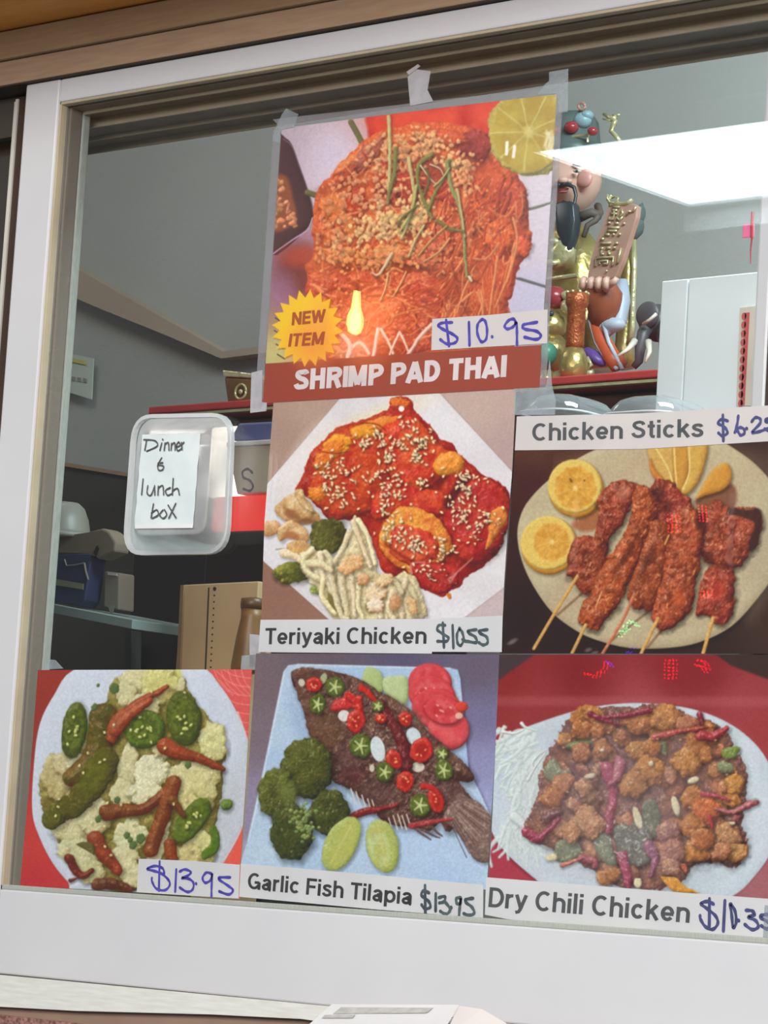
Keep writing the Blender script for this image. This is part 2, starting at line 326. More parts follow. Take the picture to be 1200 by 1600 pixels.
    # noodles
    for i in range(520):
        z = r.random()
        if z < .4: x, y = r.uniform(690, 822), r.uniform(270, 500); a = math.radians(r.gauss(100, 22)); l = r.uniform(30, 80)
        elif z < .7: x, y = r.uniform(500, 700), r.uniform(240, 420); a = r.uniform(0, 6.3); l = r.uniform(14, 40)
        else: x, y = r.uniform(470, 690), r.uniform(425, 560); a = r.gauss(.2, .6); l = r.uniform(14, 50)
        b = r.gauss(0, .8); x2 = x + math.cos(a) * l * .5; y2 = y + math.sin(a) * l * .5; x3 = x2 + math.cos(a + b) * l * .5; y3 = y2 + math.sin(a + b) * l * .5
        if any(inside(mound, *q) > -3 for q in ((x, y), (x3, y3))): continue
        c = r.choice([(206, 98, 54), (228, 130, 76), (178, 70, 40), (196, 82, 46), (236, 150, 96), (150, 54, 36)]); w = r.uniform(2.2, 4.6)
        U(Line([(x, y), (x2, y2), (x3, y3)], w, w * .7, 3), jit(r, c, .08), w * .5, 0, a=r.uniform(.6, .95))
    for p in ([(735, 430), (722, 455), (712, 488)], [(748, 450), (752, 470), (745, 492)], [(775, 400), (770, 440), (762, 490)], [(802, 380), (792, 430), (772, 480)], [(720, 470), (740, 455), (750, 475), (752, 492)], [(800, 340), (806, 380), (790, 440)]): U(Line(p, 5, 3), (222, 138, 86), 2.5, .1)
    # crushed nuts
    def crumbs(n, cx, cy, sx, sy, c, ang=0, s0=2.2, s1=5.0):
        for i in range(n):
            u, v = r.gauss(0, sx), r.gauss(0, sy); ca, sa = math.cos(ang), math.sin(ang); x = cx + u * ca - v * sa; y = cy + u * sa + v * ca
            if inside(mound, x, y) > -2: continue
            U(Ell(x, y, r.uniform(s0, s1), r.uniform(s0, s1) * .85, r.uniform(0, 180), .12, r.uniform(0, 6)), jit(r, c, .08), 4, .3, 3, dark=(176, 104, 66), light=tuple(min(255, v * 1.1) for v in c), shadow=.12, k=.8)
    crumbs(70, 560, 300, 22, 26, (222, 150, 104)); crumbs(60, 528, 375, 22, 18, (228, 150, 100)); crumbs(80, 600, 262, 15, 34, (224, 166, 118)); crumbs(110, 650, 224, 24, 12, (226, 172, 116))
    crumbs(60, 625, 245, 16, 12, (228, 158, 108)); crumbs(60, 720, 275, 14, 18, (228, 164, 110)); crumbs(40, 705, 252, 14, 6, (226, 180, 126)); crumbs(170, 600, 352, 34, 15, (230, 190, 130), -.35); crumbs(110, 640, 338, 18, 18, (232, 194, 130))
    crumbs(110, 560, 402, 44, 10, (230, 150, 92)); crumbs(50, 650, 395, 34, 14, (222, 128, 82)); crumbs(60, 700, 350, 40, 30, (226, 136, 86), 0, 1.6, 3); crumbs(50, 770, 330, 26, 40, (226, 120, 72), 0, 1.4, 3); crumbs(80, 590, 470, 60, 30, (242, 138, 92), 0, 1.5, 3.4); crumbs(40, 520, 330, 18, 30, (224, 140, 90))
    # spring onion shreds
    G1, G2, G3 = (196, 182, 122), (132, 128, 66), (112, 104, 54)
    for p, w, c in (([(605, 182), (607, 240), (605, 298)], 6, G1), ([(616, 232), (614, 268), (606, 300), (604, 316)], 7, G2), ([(636, 246), (643, 290), (645, 312), (636, 345), (625, 372)], 6, G1), ([(672, 240), (654, 254), (650, 280), (660, 312), (672, 340)], 7, G2),
                    ([(700, 250), (694, 272), (678, 300), (668, 326)], 6, G2), ([(696, 252), (702, 290), (714, 318), (720, 350), (724, 396), (727, 432)], 6, (146, 148, 92)), ([(712, 296), (718, 330), (724, 370)], 4, G1), ([(655, 258), (668, 276), (678, 286)], 3, (206, 200, 160)),
                    ([(670, 256), (684, 262), (690, 272)], 2.6, (216, 206, 168)), ([(648, 290), (640, 330), (622, 362)], 5, (178, 176, 104)), ([(676, 290), (690, 276), (700, 262)], 3, (190, 184, 120)), ([(620, 350), (628, 338), (650, 320)], 4, G3), ([(660, 352), (648, 372), (636, 400)], 4, G1),
                    ([(604, 426), (600, 448), (592, 468)], 2.6, (232, 190, 130)), ([(632, 424), (624, 442), (612, 462)], 2.6, (230, 180, 120)), ([(700, 372), (684, 392), (660, 408)], 3.4, (212, 160, 96)), ([(610, 396), (590, 428), (580, 425)], 5, (214, 190, 150)), ([(662, 300), (668, 280), (664, 262)], 4, G3), ([(680, 344), (700, 356), (722, 360)], 6, (128, 118, 62)), ([(652, 398), (672, 374), (696, 352)], 3, (196, 160, 90)), ([(730, 430), (734, 438)], 6, (216, 206, 170))):
        U(Line(p, w, w * .7), c, w * .5, .15, 4, shadow=.3)
    # white noodles at the foot
    for p, w in (([(588, 514), (584, 540), (581, 556)], 6), ([(593, 514), (604, 532), (612, 552)], 5), ([(622, 518), (612, 540), (606, 556)], 4), ([(622, 518), (630, 534), (635, 548)], 4), ([(672, 506), (654, 526), (640, 546), (632, 556)], 6), ([(545, 545), (560, 535), (575, 552)], 6), ([(530, 520), (545, 540), (540, 560)], 8)):
        U(Line(p, w, w * .8), (236, 198, 180), w * .5, .1)
    F(Ell(545, 545, 34, 18), (236, 190, 170), .45, 20)  # lamp glare painted into the print as a pale patch
    # lime
    U(Ell(826, 205, 67, 70), (168, 152, 66), 12, .1, 10, col2=(190, 172, 84), cs=30, light=(214, 204, 140)); F(Ell(826, 205, 60, 63), (186, 164, 66), .9, 6, (170, 142, 48), 24)
    for k in range(9):
        a = k * .698 + .3; U(Line([(824 + 8 * math.cos(a), 205 + 8 * math.sin(a)), (824 + 58 * math.cos(a), 205 + 60 * math.sin(a))], 2, 4), (212, 200, 124), 2, .1, a=.65)
    F(Ell(824, 205, 7, 9), (206, 196, 130), .8, 6); F(Line([(813, 272), (840, 268), (860, 254)], 4), (112, 108, 70), .8)
    for p in ([(790, 222), (789, 240)], [(802, 228), (800, 244)]): F(Line(p, 5), (236, 232, 224), .95)
    for i in range(30): F(Line([(r.uniform(846, 864), r.uniform(200, 250)), (r.uniform(850, 866), r.uniform(200, 250))], 2), (222, 214, 180), .5)  # laminate glare at the right edge, painted into the print
    cv.grain(.05, 2.5)
    # red title band and the star
    F(Poly([(400, 568.5), (880, 535.5), (880, 640), (400, 660)], False), (150, 64, 46), 1, 1.2)
    star = []
    for k in range(40):
        a = k * math.pi / 20 + .08; q = 57 if k % 2 == 0 else 44.5; star.append((478 + q * math.cos(a) * .98, 512 + q * math.sin(a) * 1.07))
    for y in (500, 520, 541, 557): F(Line([(426 + abs(y - 515) * .12, y - 4), (437 + abs(y - 515) * .12, y + 3)], 2), (70, 50, 40), .8)
    F(Poly([(x + 2, y + 2) for x, y in star], False), (150, 80, 30), .6, 3); F(Poly(star, False), (250, 190, 42))
    F(Ell(488, 535, 34, 34), (240, 132, 62), .6, 40); F(Ell(500, 500, 20, 30), (246, 160, 70), .5, 20)

def paint_teriyaki(cv):
    r = random.Random(7); F = cv.flat; U = cv.lump
    cv.grad([(440, 680, (160, 132, 118)), (480, 640, (172, 145, 128)), (740, 640, (182, 160, 148)), (785, 700, (172, 146, 142)), (440, 930, (138, 100, 84)), (480, 960, (142, 104, 88)), (770, 950, (186, 168, 168))])
    plate = Poly([(527, 623), (560, 600), (660, 600), (682, 612), (795, 734), (830, 800), (784.6, 917), (724, 963), (700, 985), (530, 985), (509, 966), (408, 876), (380, 800), (417, 752)], False)
    F(plate, (120, 95, 90), .6, 5); F(plate, (212, 208, 210), 1, 1.4, (204, 199, 200), 60)
    F(Ell(590, 650, 70, 14, -20), (226, 206, 150), .5, 20); F(Ell(470, 720, 20, 60, 30), (222, 214, 206), .5, 20)
    sauce = Poly([(603, 640), (607, 624), (625, 617), (640, 622), (647, 645), (670, 662), (684, 684), (702, 690), (711, 706), (724, 713), (747, 737), (772, 750), (792, 765), (796, 800), (789, 832), (775, 865), (752, 884), (724, 902), (716, 914), (700, 924), (690, 930), (665, 924), (650, 915), (640, 897), (615, 900), (598, 896), (588, 880), (583, 860), (575, 835), (560, 824), (535, 810), (515, 812), (497, 796), (478, 776), (460, 770), (468, 745), (478, 720), (489, 698), (506, 684), (522, 670), (548, 661), (572, 652)])
    cv.wa = 5; cv.tex = .12
    U(sauce, (172, 48, 28), 14, .3, 12, col2=(150, 34, 26), cs=24, dark=(104, 26, 18), light=(216, 104, 50), spec=.12, sp=40)
    U(Poly([(482, 772), (486, 735), (500, 700), (520, 680), (548, 666), (580, 664), (600, 690), (612, 730), (600, 765), (575, 795), (545, 806), (515, 808)]), (192, 70, 34), 24, .35, 14, col2=(176, 50, 30), cs=20, light=(232, 140, 54), spec=.1, shadow=.3)
    for q, c in (((525, 695, 22, 17, -20), (232, 164, 46)), ((566, 674, 22, 12, -10), (226, 158, 44)), ((492, 770, 14, 12, 0), (220, 132, 46)), ((500, 720, 12, 16, 20), (216, 116, 44)), ((515, 705, 26, 14, -40), (214, 110, 42)), ((600, 660, 30, 10, -8), (222, 130, 48)), ((622, 628, 16, 9, 0), (214, 104, 40))):
        U(Ell(*q, .12, 2), c, 9, .4, 6, light=(244, 196, 84), seed=int(q[0]), a=.85)
    U(Poly([(592, 672), (615, 655), (650, 656), (680, 690), (700, 712), (690, 745), (665, 765), (640, 770), (612, 750), (600, 710)]), (188, 52, 34), 22, .35, 12, col2=(206, 84, 40), cs=18, spec=.14, shadow=.3)
    U(Poly([(680, 715), (700, 706), (722, 714), (718, 735), (690, 745), (675, 735)]), (224, 140, 52), 12, .4, 7, light=(240, 184, 90), spec=.1)
    U(Poly([(585, 770), (610, 745), (650, 765), (690, 770), (692, 800), (660, 805), (620, 800), (590, 815), (575, 800)]), (178, 44, 34), 14, .3, 10, col2=(196, 66, 34), spec=.15, shadow=.25)
    U(Poly([(694, 775), (720, 750), (750, 742), (790, 770), (794, 812), (775, 855), (735, 880), (705, 862), (690, 820)]), (164, 38, 34), 26, .3, 14, col2=(186, 62, 40), cs=22, dark=(92, 22, 20), spec=.16, shadow=.35)
    U(Poly([(765, 800), (785, 790), (788, 815), (765, 850), (755, 858), (760, 830)]), (214, 126, 58), 8, .4, 6)
    U(Poly([(590, 840), (600, 812), (622, 790), (652, 792), (680, 808), (700, 845), (695, 870), (660, 895), (630, 892), (602, 872)]), (220, 150, 58), 16, .5, 8, col2=(206, 112, 48), cs=12, light=(242, 194, 96), dark=(140, 66, 26), spec=.1, shadow=.35)
    U(Poly([(605, 845), (612, 822), (640, 822), (668, 832), (684, 852), (680, 872), (655, 886), (628, 880), (608, 866)]), (190, 56, 42), 14, .3, 8, col2=(206, 84, 48), spec=.15)
    U(Poly([(640, 880), (690, 880), (715, 890), (710, 912), (690, 926), (662, 920), (648, 905)]), (172, 44, 36), 12, .3, 9, spec=.14)
    F(Poly([(690, 788), (705, 760), (722, 742), (730, 750), (712, 775), (700, 795)]), (66, 24, 20), .8, 5); F(Poly([(650, 690), (664, 688), (660, 702), (648, 700)]), (98, 46, 22), .6, 6); F(Line([(600, 850), (625, 868), (650, 880)], 5), (98, 26, 20), .6, 4)
    for p in ([(698, 905), (715, 890), (735, 872)], [(640, 895), (640, 880), (660, 878)], [(700, 910), (710, 895)]): F(Line(p, 4, 2), (206, 140, 130), .7, 2)
    U(Line([(697, 925), (700, 933)], 8, 5), (206, 116, 40), 3, 0); F(Ell(624, 638, 4.5, 4.5), (236, 224, 226))
    for p in ([(560, 660), (585, 662), (600, 672)], [(500, 705), (520, 708), (540, 705)], [(588, 770), (600, 750), (612, 742)]): F(Line(p, 2), (120, 40, 20), .7)
    # sesame
    cl = [(505, 735, 16, 16, 30), (520, 765, 14, 14, 26), (540, 732, 18, 10, 18), (530, 780, 18, 10, 16), (566, 690, 12, 8, 18), (590, 680, 8, 12, 18), (600, 712, 9, 14, 26), (590, 745, 14, 8, 14), (612, 770, 18, 12, 34), (600, 795, 14, 10, 14), (655, 690, 14, 9, 40), (650, 715, 10, 9, 22), (640, 660, 18, 8, 14), (625, 690, 14, 14, 18), (610, 735, 8, 20, 14), (655, 755, 14, 10, 14),
          (722, 755, 8, 14, 30), (740, 745, 14, 8, 12), (715, 800, 14, 14, 30), (758, 812, 14, 10, 26), (740, 830, 18, 14, 16), (725, 770, 20, 20, 16), (645, 850, 10, 8, 30), (625, 835, 16, 12, 22), (690, 862, 14, 12, 30), (655, 890, 18, 12, 18), (690, 895, 18, 12, 14), (620, 815, 14, 10, 14), (775, 850, 8, 14, 10), (600, 835, 8, 12, 10), (660, 640, 10, 10, 6), (700, 740, 30, 10, 8)]
    for cx, cy, sx, sy, n in cl:
        for i in range(n):
            x, y = r.gauss(cx, sx * .8), r.gauss(cy, sy * .8)
            if inside(sauce, x, y) > -3: continue
            U(Ell(x, y, r.uniform(2.2, 3.3), r.uniform(1.3, 1.9), r.uniform(0, 180)), jit(r, (238, 216, 172), .05), 2, 0, dark=(204, 170, 124), shadow=.25)
    # vegetables
    def broc(cx, cy, rx, ry, c, c2):
        U(Ell(cx, cy, rx, ry, 0, .08, cx), c, min(rx, ry) * .7, .9, 4, col2=c2, cs=rx, dark=(46, 44, 20), shadow=.35)
        for i in range(int(rx * ry / 9)):
            a = r.uniform(0, 6.28); q = math.sqrt(r.random()) * .95; x, y = cx + rx * q * math.cos(a), cy + ry * q * math.sin(a); k = .8 + .5 * (cx - x) / rx
            U(Ell(x, y, 2.6, 2.4), jit(r, tuple(min(255, v * k) for v in c), .1), 2.4, 0, dark=(66, 64, 30), a=.7)
    def mush(pts, c=(206, 172, 122), d=7): U(Poly(pts), c, d, .3, 6, col2=(184, 138, 88), cs=10, light=(232, 212, 170), dark=(128, 84, 50), spec=.1, shadow=.25)
    mush([(425, 795), (440, 778), (462, 770), (470, 790), (492, 800), (495, 815), (470, 815), (445, 812)]); mush([(440, 785), (468, 775), (485, 790), (480, 810), (455, 805)], (214, 186, 138)); F(Ell(452, 803, 12, 7, 20), (140, 88, 52), .8, 4); F(Ell(472, 815, 18, 5, -10), (120, 76, 46), .7, 4)
    mush([(412, 815), (430, 812), (435, 830), (415, 838), (404, 830)], (204, 150, 104)); mush([(432, 826), (450, 812), (472, 822), (480, 842), (465, 845), (448, 838), (435, 845)], (218, 190, 140)); F(Ell(452, 836, 14, 6, 10), (160, 98, 60), .8, 4)
    mush([(445, 850), (470, 842), (482, 855), (468, 872), (450, 865)], (204, 160, 92)); F(Line([(428, 858), (440, 857), (446, 860)], 2), (128, 128, 110), .8); mush([(458, 768), (470, 766), (478, 790), (488, 800), (470, 792)], (216, 196, 140), 5)
    broc(510, 836, 30, 28, (104, 102, 46), (78, 72, 36)); broc(452, 894, 26, 17, (134, 134, 56), (84, 86, 36)); broc(492, 920, 11, 7, (150, 164, 80), (120, 136, 60))
    pile = Poly([(548, 805), (562, 822), (580, 858), (590, 900), (640, 895), (656, 930), (655, 968), (540, 975), (515, 965), (500, 930), (478, 905), (460, 870), (490, 858), (520, 870), (540, 850)])
    U(pile, (196, 178, 132), 10, .4, 8, col2=(214, 200, 158), cs=12, shadow=.2); F(Poly([(508, 925), (520, 935), (535, 955), (525, 958), (512, 945)]), (112, 96, 44), .9, 4); F(Ell(575, 948, 9, 9), (120, 110, 60), .7, 5)
    st = [[(440, 862), (462, 872), (480, 888)], [(484, 858), (470, 875), (480, 895), (500, 905)], [(498, 865), (500, 895), (512, 915), (525, 935)], [(505, 862), (520, 885), (518, 910)], [(542, 830), (530, 860), (515, 885)], [(548, 815), (560, 845), (575, 885)], [(556, 812), (572, 840), (582, 880)], [(530, 890), (532, 920), (540, 960)], [(545, 885), (548, 920), (552, 962)], [(512, 880), (520, 925), (530, 960), (540, 966)], [(595, 905), (590, 935), (592, 965)], [(620, 902), (640, 920), (650, 955)], [(630, 905), (622, 935), (625, 966)], [(610, 925), (605, 950), (612, 966)], [(560, 900), (556, 940), (565, 966)], [(502, 905), (500, 930), (520, 958)], [(600, 900), (612, 905), (625, 925)], [(480, 880), (500, 882), (515, 890)]]
    for p in st: w = r.uniform(8, 13); U(Line(p, w, w * .75), jit(r, (218, 204, 164), .06), w * .55, .15, 5, dark=(150, 118, 78), light=(240, 234, 206), shadow=.3, spec=.1)
    for q in ((545, 882, 22, 14, -30, (216, 170, 116)), (585, 925, 16, 18, 20, (220, 196, 158)), (598, 905, 15, 9, -30, (214, 184, 138)), (584, 945, 14, 12, 0, (222, 204, 178)), (615, 940, 9, 14, 10, (186, 136, 92)), (565, 905, 10, 10, 0, (206, 156, 112)), (640, 945, 7, 16, -15, (206, 168, 118))):
        U(Ell(*q[:5], .1, 3), q[5], 7, .3, 6, light=(238, 224, 196), dark=(150, 96, 56), spec=.12, shadow=.3)
    for i in range(30): x, y = r.uniform(490, 640), r.uniform(870, 960); F(Ell(x, y, 1.5, 1.2), (120, 120, 80), .6) if inside(pile, x, y) < -3 else None
    cv.grain(.04, 2.5)

def paint_chicken_sticks(cv):
    r = random.Random(9); F = cv.flat; U = cv.lump
    cv.grad([(790, 850, (54, 34, 32)), (800, 960, (46, 30, 28)), (830, 712, (88, 56, 40)), (830, 745, (62, 30, 32)), (900, 712, (76, 44, 32)), (1180, 700, (62, 42, 36)), (1190, 980, (62, 44, 36)), (1240, 1000, (56, 40, 34)), (900, 1010, (44, 30, 28)), (1120, 1015, (50, 36, 32))])
    pp = [(805, 834), (812, 800), (828, 775), (853, 750), (885, 725), (920, 705), (960, 690), (1010, 682), (1070, 680), (1120, 688), (1150, 704), (1180, 727), (1205, 757), (1222, 800), (1224, 850), (1210, 892), (1180, 935), (1140, 978), (1090, 1003), (1040, 1012), (980, 1012), (930, 1000), (897, 985), (860, 957), (830, 915), (812, 875)]
    F(Poly([(x + 3, y + 4) for x, y in pp]), (26, 18, 16), .5, 8); U(Poly(pp), (178, 166, 134), 16, .03, 20, dark=(140, 124, 92), light=(206, 196, 166), col2=(172, 156, 126), cs=60, k=.7)
    F(Ell(870, 800, 50, 30, -50), (184, 176, 140), .5, 30); F(Ell(1040, 730, 120, 26), (172, 150, 118), .5, 40); F(Ell(1190, 850, 22, 90, 10), (158, 146, 120), .5, 24)
    F(Poly([(905, 800), (930, 790), (945, 815), (915, 830), (890, 822)]), (150, 90, 56), .9, 6); F(Poly([(1085, 778), (1140, 755), (1146, 790), (1120, 800), (1095, 800)]), (112, 70, 50), .9, 6)
    cv.wa = .8; cv.tex = .05
    def lemon(cx, cy, rx, ry, ix, iy, ir):
        U(Ell(cx + 2, cy + 4, rx, ry), (186, 128, 46), 6, .05, light=(206, 150, 60), shadow=.3); U(Ell(cx, cy, rx - 1, ry - 3), (208, 178, 92), 5, .1, 8, light=(222, 200, 124)); F(Ell(ix, iy, ir, ir * 1.05, 0, .05, 1, 9), (190, 136, 50), 1, 3, (206, 156, 70), 7)
        for k in range(9): a = k * .698; U(Line([(ix, iy), (ix + ir * .95 * math.cos(a), iy + ir * math.sin(a))], 1.6, 2.4), (208, 168, 88), 1.2, 0, a=.55)
        F(Ell(ix, iy, 4, 4), (220, 192, 116), .8, 3)
    lemon(853, 848, 44, 45, 859, 846, 28); lemon(895, 759, 43, 45, 896, 762, 32); F(Ell(889, 750, 2, 4, -30), (110, 70, 24), .9); F(Ell(910, 750, 1.6, 2), (130, 84, 30), .9)
    for pts, c in (([(1009, 690), (1050, 690), (1051, 762), (1034, 752), (1016, 730)], (190, 152, 82)), ([(1012, 715), (1022, 735), (1045, 760), (1030, 755), (1014, 738)], (196, 120, 56)), ([(1049, 690), (1072, 690), (1073, 735), (1064, 766), (1054, 766), (1049, 730)], (184, 134, 58)), ([(1072, 690), (1101, 690), (1098, 725), (1086, 755), (1070, 772), (1061, 766), (1073, 738)], (188, 150, 72)), ([(1084, 778), (1104, 742), (1120, 726), (1135, 725), (1140, 746), (1128, 764), (1098, 774)], (190, 134, 54))):
        U(Poly(pts), c, 8, .15, 8, light=(216, 184, 110), dark=(124, 78, 28), shadow=.35)
    for p in ([(1050, 692), (1052, 730), (1055, 764)], [(1073, 692), (1074, 735), (1064, 764)], [(1022, 700), (1040, 730), (1048, 755)]): F(Line(p, 2.4), (216, 196, 130), .8)
    cv.wa = 9; cv.tex = .2
    def meat(pts, c=(150, 66, 38), d=14, hl=True):
        p = Poly(pts); U(p, c, d, .45, 8, col2=tuple(v * .78 for v in c), cs=12, dark=(58, 24, 18), light=(206, 114, 66), spec=.16, sp=22, seed=int(pts[0][0]), shadow=.45)
        x0, y0, x1, y1 = p.bb
        for i in range(int((x1 - x0) * (y1 - y0) / 260)):
            x, y = r.uniform(x0, x1), r.uniform(y0, y1)
            if inside(p, x, y) < -6: a = r.gauss(-1.1, .3); l = r.uniform(2, 8); F(Line([(x, y), (x + l * math.cos(a), y + l * math.sin(a))], r.uniform(1.2, 2.4)), r.choice([(224, 154, 112), (206, 120, 76), (96, 38, 26), (216, 140, 90)]), r.uniform(.4, .9))
    def skewer(p, w=5.5, c=(196, 152, 84)): U(Line(p, w, w * .95), c, 2.4, .08, warp=0, light=(224, 188, 124), dark=(120, 70, 36))
    for a, b in (((905, 928), (868, 960)), ((1010, 955), (950, 1002)), ((1030, 985), (1008, 1012))): F(Line([a, b], 4), (112, 82, 60), .7, 2)
    meat([(966, 748), (990, 756), (990, 778), (976, 802), (956, 832), (936, 862), (926, 846), (932, 815), (936, 792), (924, 782), (940, 765)], (148, 62, 42))
    meat([(884, 872), (890, 846), (906, 836), (936, 840), (944, 862), (948, 892), (930, 918), (906, 926), (892, 904), (882, 898)], (142, 62, 38))
    meat([(1016, 752), (1040, 748), (1062, 768), (1078, 790), (1062, 832), (1040, 850), (1024, 822), (1010, 785)], (146, 56, 42))
    meat([(990, 758), (1014, 764), (1022, 800), (1004, 850), (988, 892), (966, 938), (942, 970), (920, 983), (900, 972), (902, 952), (926, 905), (950, 866), (972, 830), (986, 790)], (164, 76, 40), 16)
    meat([(1020, 812), (1044, 826), (1040, 882), (1024, 932), (1016, 955), (994, 952), (978, 932), (988, 892), (1004, 850)], (146, 68, 38))
    meat([(1094, 800), (1112, 782), (1140, 794), (1186, 796), (1182, 840), (1166, 866), (1146, 888), (1112, 880), (1092, 856)], (150, 66, 44), 16)
    F(Poly([(1136, 792), (1162, 796), (1186, 797), (1183, 840), (1172, 862), (1166, 850), (1176, 818), (1150, 806), (1135, 803)]), (54, 34, 22), .85, 4)
    meat([(1040, 846), (1060, 800), (1082, 790), (1098, 832), (1088, 900), (1076, 950), (1060, 974), (1030, 984), (1018, 962), (1022, 930), (1034, 890)], (162, 74, 44), 16)
    meat([(1112, 880), (1140, 888), (1148, 918), (1146, 942), (1132, 970), (1114, 974), (1102, 962), (1086, 960), (1088, 930), (1096, 900)], (152, 62, 44))
    for q in ((1006, 880, 5, 30, 25), (975, 870, 4, 30, 30), (1040, 790, 8, 10, 0), (1090, 810, 6, 12, 0), (1104, 872, 9, 12, 0), (1128, 886, 12, 4, 0), (1024, 770, 12, 10, 0), (1092, 815, 8, 16, 0)): F(Ell(*q), (54, 26, 20), .55, 7)
    F(Ell(1118, 920, 10, 16), (198, 62, 46), .45, 12); F(Ell(1058, 935, 9, 12), (206, 92, 50), .5, 10); F(Ell(970, 770, 12, 10, -40), (206, 150, 124), .35, 8)
    skewer([(899, 900), (865, 955), (831, 1013)]); skewer([(912, 976), (888, 1026)]); skewer([(988, 928), (970, 968), (935, 1026)], 5, (184, 104, 78)); skewer([(1025, 966), (996, 1026)]); skewer([(1112, 962), (1104, 990), (1094, 1026)], 6); skewer([(937, 925), (928, 948)], 3, (214, 150, 100)); skewer([(1042, 836), (1036, 850)], 3, (206, 150, 80))
    for x, y in ((795, 1004), (800, 1000), (916, 1015), (926, 1020)): F(Ell(x, y, 6, 3, -20), (120, 116, 116), .6, 3)
    cv.grain(.06, 2.5)

def paint_dry_chili(cv):
    r = random.Random(12); F = cv.flat; U = cv.lump
    cv.grad([(800, 1070, (126, 36, 36)), (900, 1050, (118, 34, 36)), (1050, 1050, (122, 36, 38)), (1000, 1092, (150, 66, 68)), (1150, 1100, (148, 62, 64)), (820, 1095, (144, 56, 56)), (850, 1120, (136, 50, 52)), (1190, 1150, (146, 56, 56)), (1230, 1100, (140, 54, 56)), (780, 1350, (160, 58, 72)), (1190, 1380, (152, 96, 100)), (1230, 1340, (150, 80, 84)), (1100, 1050, (120, 36, 40))])
    F(Poly([(770, 1015), (842, 1015), (776, 1062)], False), (66, 52, 54), 1, 3); F(Poly([(1105, 1015), (1300, 1015), (1300, 1090), (1200, 1062), (1140, 1040)], False), (58, 42, 36), 1, 4)
    F(Poly([(760, 1088), (1300, 1088), (1300, 1104), (760, 1102)], False), (164, 84, 86), .45, 8)
    pp = [(771, 1167), (804, 1142), (882, 1114), (930, 1103), (985, 1098), (1040, 1101), (1085, 1109), (1125, 1124), (1160, 1146), (1190, 1178), (1212, 1225), (1218, 1270), (1205, 1325), (1175, 1370), (1142, 1400), (1080, 1425), (900, 1425), (834, 1374), (790, 1335), (765, 1299), (750, 1240)]
    F(Poly([(x - 2, y + 3) for x, y in pp]), (90, 30, 40), .5, 6); U(Poly(pp), (186, 196, 202), 18, .02, 20, dark=(166, 176, 184), light=(208, 214, 216), k=.6, col2=(178, 190, 196), cs=60)
    onion = [(771, 1150), (800, 1148), (850, 1150)]
    for i in range(150):
        t = r.random(); x0 = 770 + r.random() * 60 + 30 * math.sin(t * 3.1); y0 = 1135 + t * 175; a = math.radians(95 - 60 * (t - .5) + r.gauss(0, 30)) if t > .25 else math.radians(r.gauss(150, 30))
        l = r.uniform(24, 60); b = r.gauss(0, .5); x1, y1 = x0 + l * .5 * math.cos(a), y0 + l * .5 * math.sin(a); x2, y2 = x1 + l * .5 * math.cos(a + b), y1 + l * .5 * math.sin(a + b)
        w = r.uniform(5, 10); U(Line([(x0, y0), (x1, y1), (x2, y2)], w, w * .5), jit(r, (198, 208, 204), .035), w * .55, .05, dark=(158, 170, 168), light=(216, 222, 218), a=.9)
    for p in ([(783, 1143), (800, 1146), (815, 1140)], [(812, 1130), (818, 1136), (835, 1142)], [(840, 1215), (828, 1195), (838, 1180), (850, 1172)], [(822, 1218), (832, 1200), (850, 1175)]): U(Line(p, 6, 2), (206, 212, 208), 3, 0)
    for p in ([(800, 1275), (830, 1300), (862, 1322)], [(830, 1305), (850, 1318), (868, 1322)]): U(Line(p, 14, 10), (204, 210, 206), 6, .05, dark=(140, 152, 156), shadow=.2)
    cv.wa = 11; cv.tex = .22
    mound = Poly([(888, 1124), (905, 1110), (945, 1101), (960, 1105), (1010, 1100), (1045, 1105), (1075, 1116), (1110, 1126), (1130, 1140), (1148, 1170), (1162, 1205), (1165, 1245), (1158, 1285), (1165, 1330), (1150, 1354), (1110, 1350), (1075, 1358), (1050, 1385), (980, 1386), (940, 1376), (900, 1346), (870, 1336), (832, 1312), (818, 1292), (836, 1250), (842, 1215), (852, 1180), (868, 1150)])
    U(mound, (128, 82, 62), 20, .6, 10, col2=(108, 74, 66), cs=20, dark=(70, 44, 40), shadow=.2)
    def chunk(x, y, q, c, l=(216, 160, 92)):
        U(Ell(x, y, q, q * r.uniform(.7, 1), r.uniform(0, 180), .09, r.uniform(0, 6), r.choice([2, 3, 4])), c, q * .7, .6, 6, col2=tuple(v * .86 for v in c), cs=9, dark=(84, 46, 28), light=l, seed=int(x * 3 + y), spec=.06, shadow=.4)
    def chili(p, w=15, c=(138, 44, 56)): U(Line(p, w, w * .45), c, w * .5, .35, 6, dark=(70, 18, 28), light=(196, 100, 106), spec=.3, sp=30, shadow=.35)
    def green(pts, c=(98, 108, 72)): U(Poly(pts), c, 7, .25, 6, dark=(54, 58, 42), light=(150, 166, 112), spec=.16, shadow=.3)
    pal = [(178, 108, 58), (164, 94, 56), (184, 124, 74), (170, 104, 72), (158, 92, 70)]
    for i in range(120):
        x, y = r.uniform(840, 1160), r.uniform(1108, 1380)
        if inside(mound, x, y) < -10:
            c = r.choice(pal) if x > 960 or y < 1160 else r.choice([(172, 110, 82), (160, 96, 78), (150, 98, 84), (178, 120, 86)])
            chunk(x, y, r.uniform(9, 17), c)
    for x, y in ((880, 1170), (905, 1215), (925, 1270), (960, 1330), (1005, 1260), (1030, 1180), (985, 1150), (1100, 1255), (1130, 1205), (1065, 1225), (1090, 1150), (900, 1325), (1120, 1300)): F(Ell(x, y, 12, 9, r.uniform(0, 90)), (84, 52, 46), .7, 8)
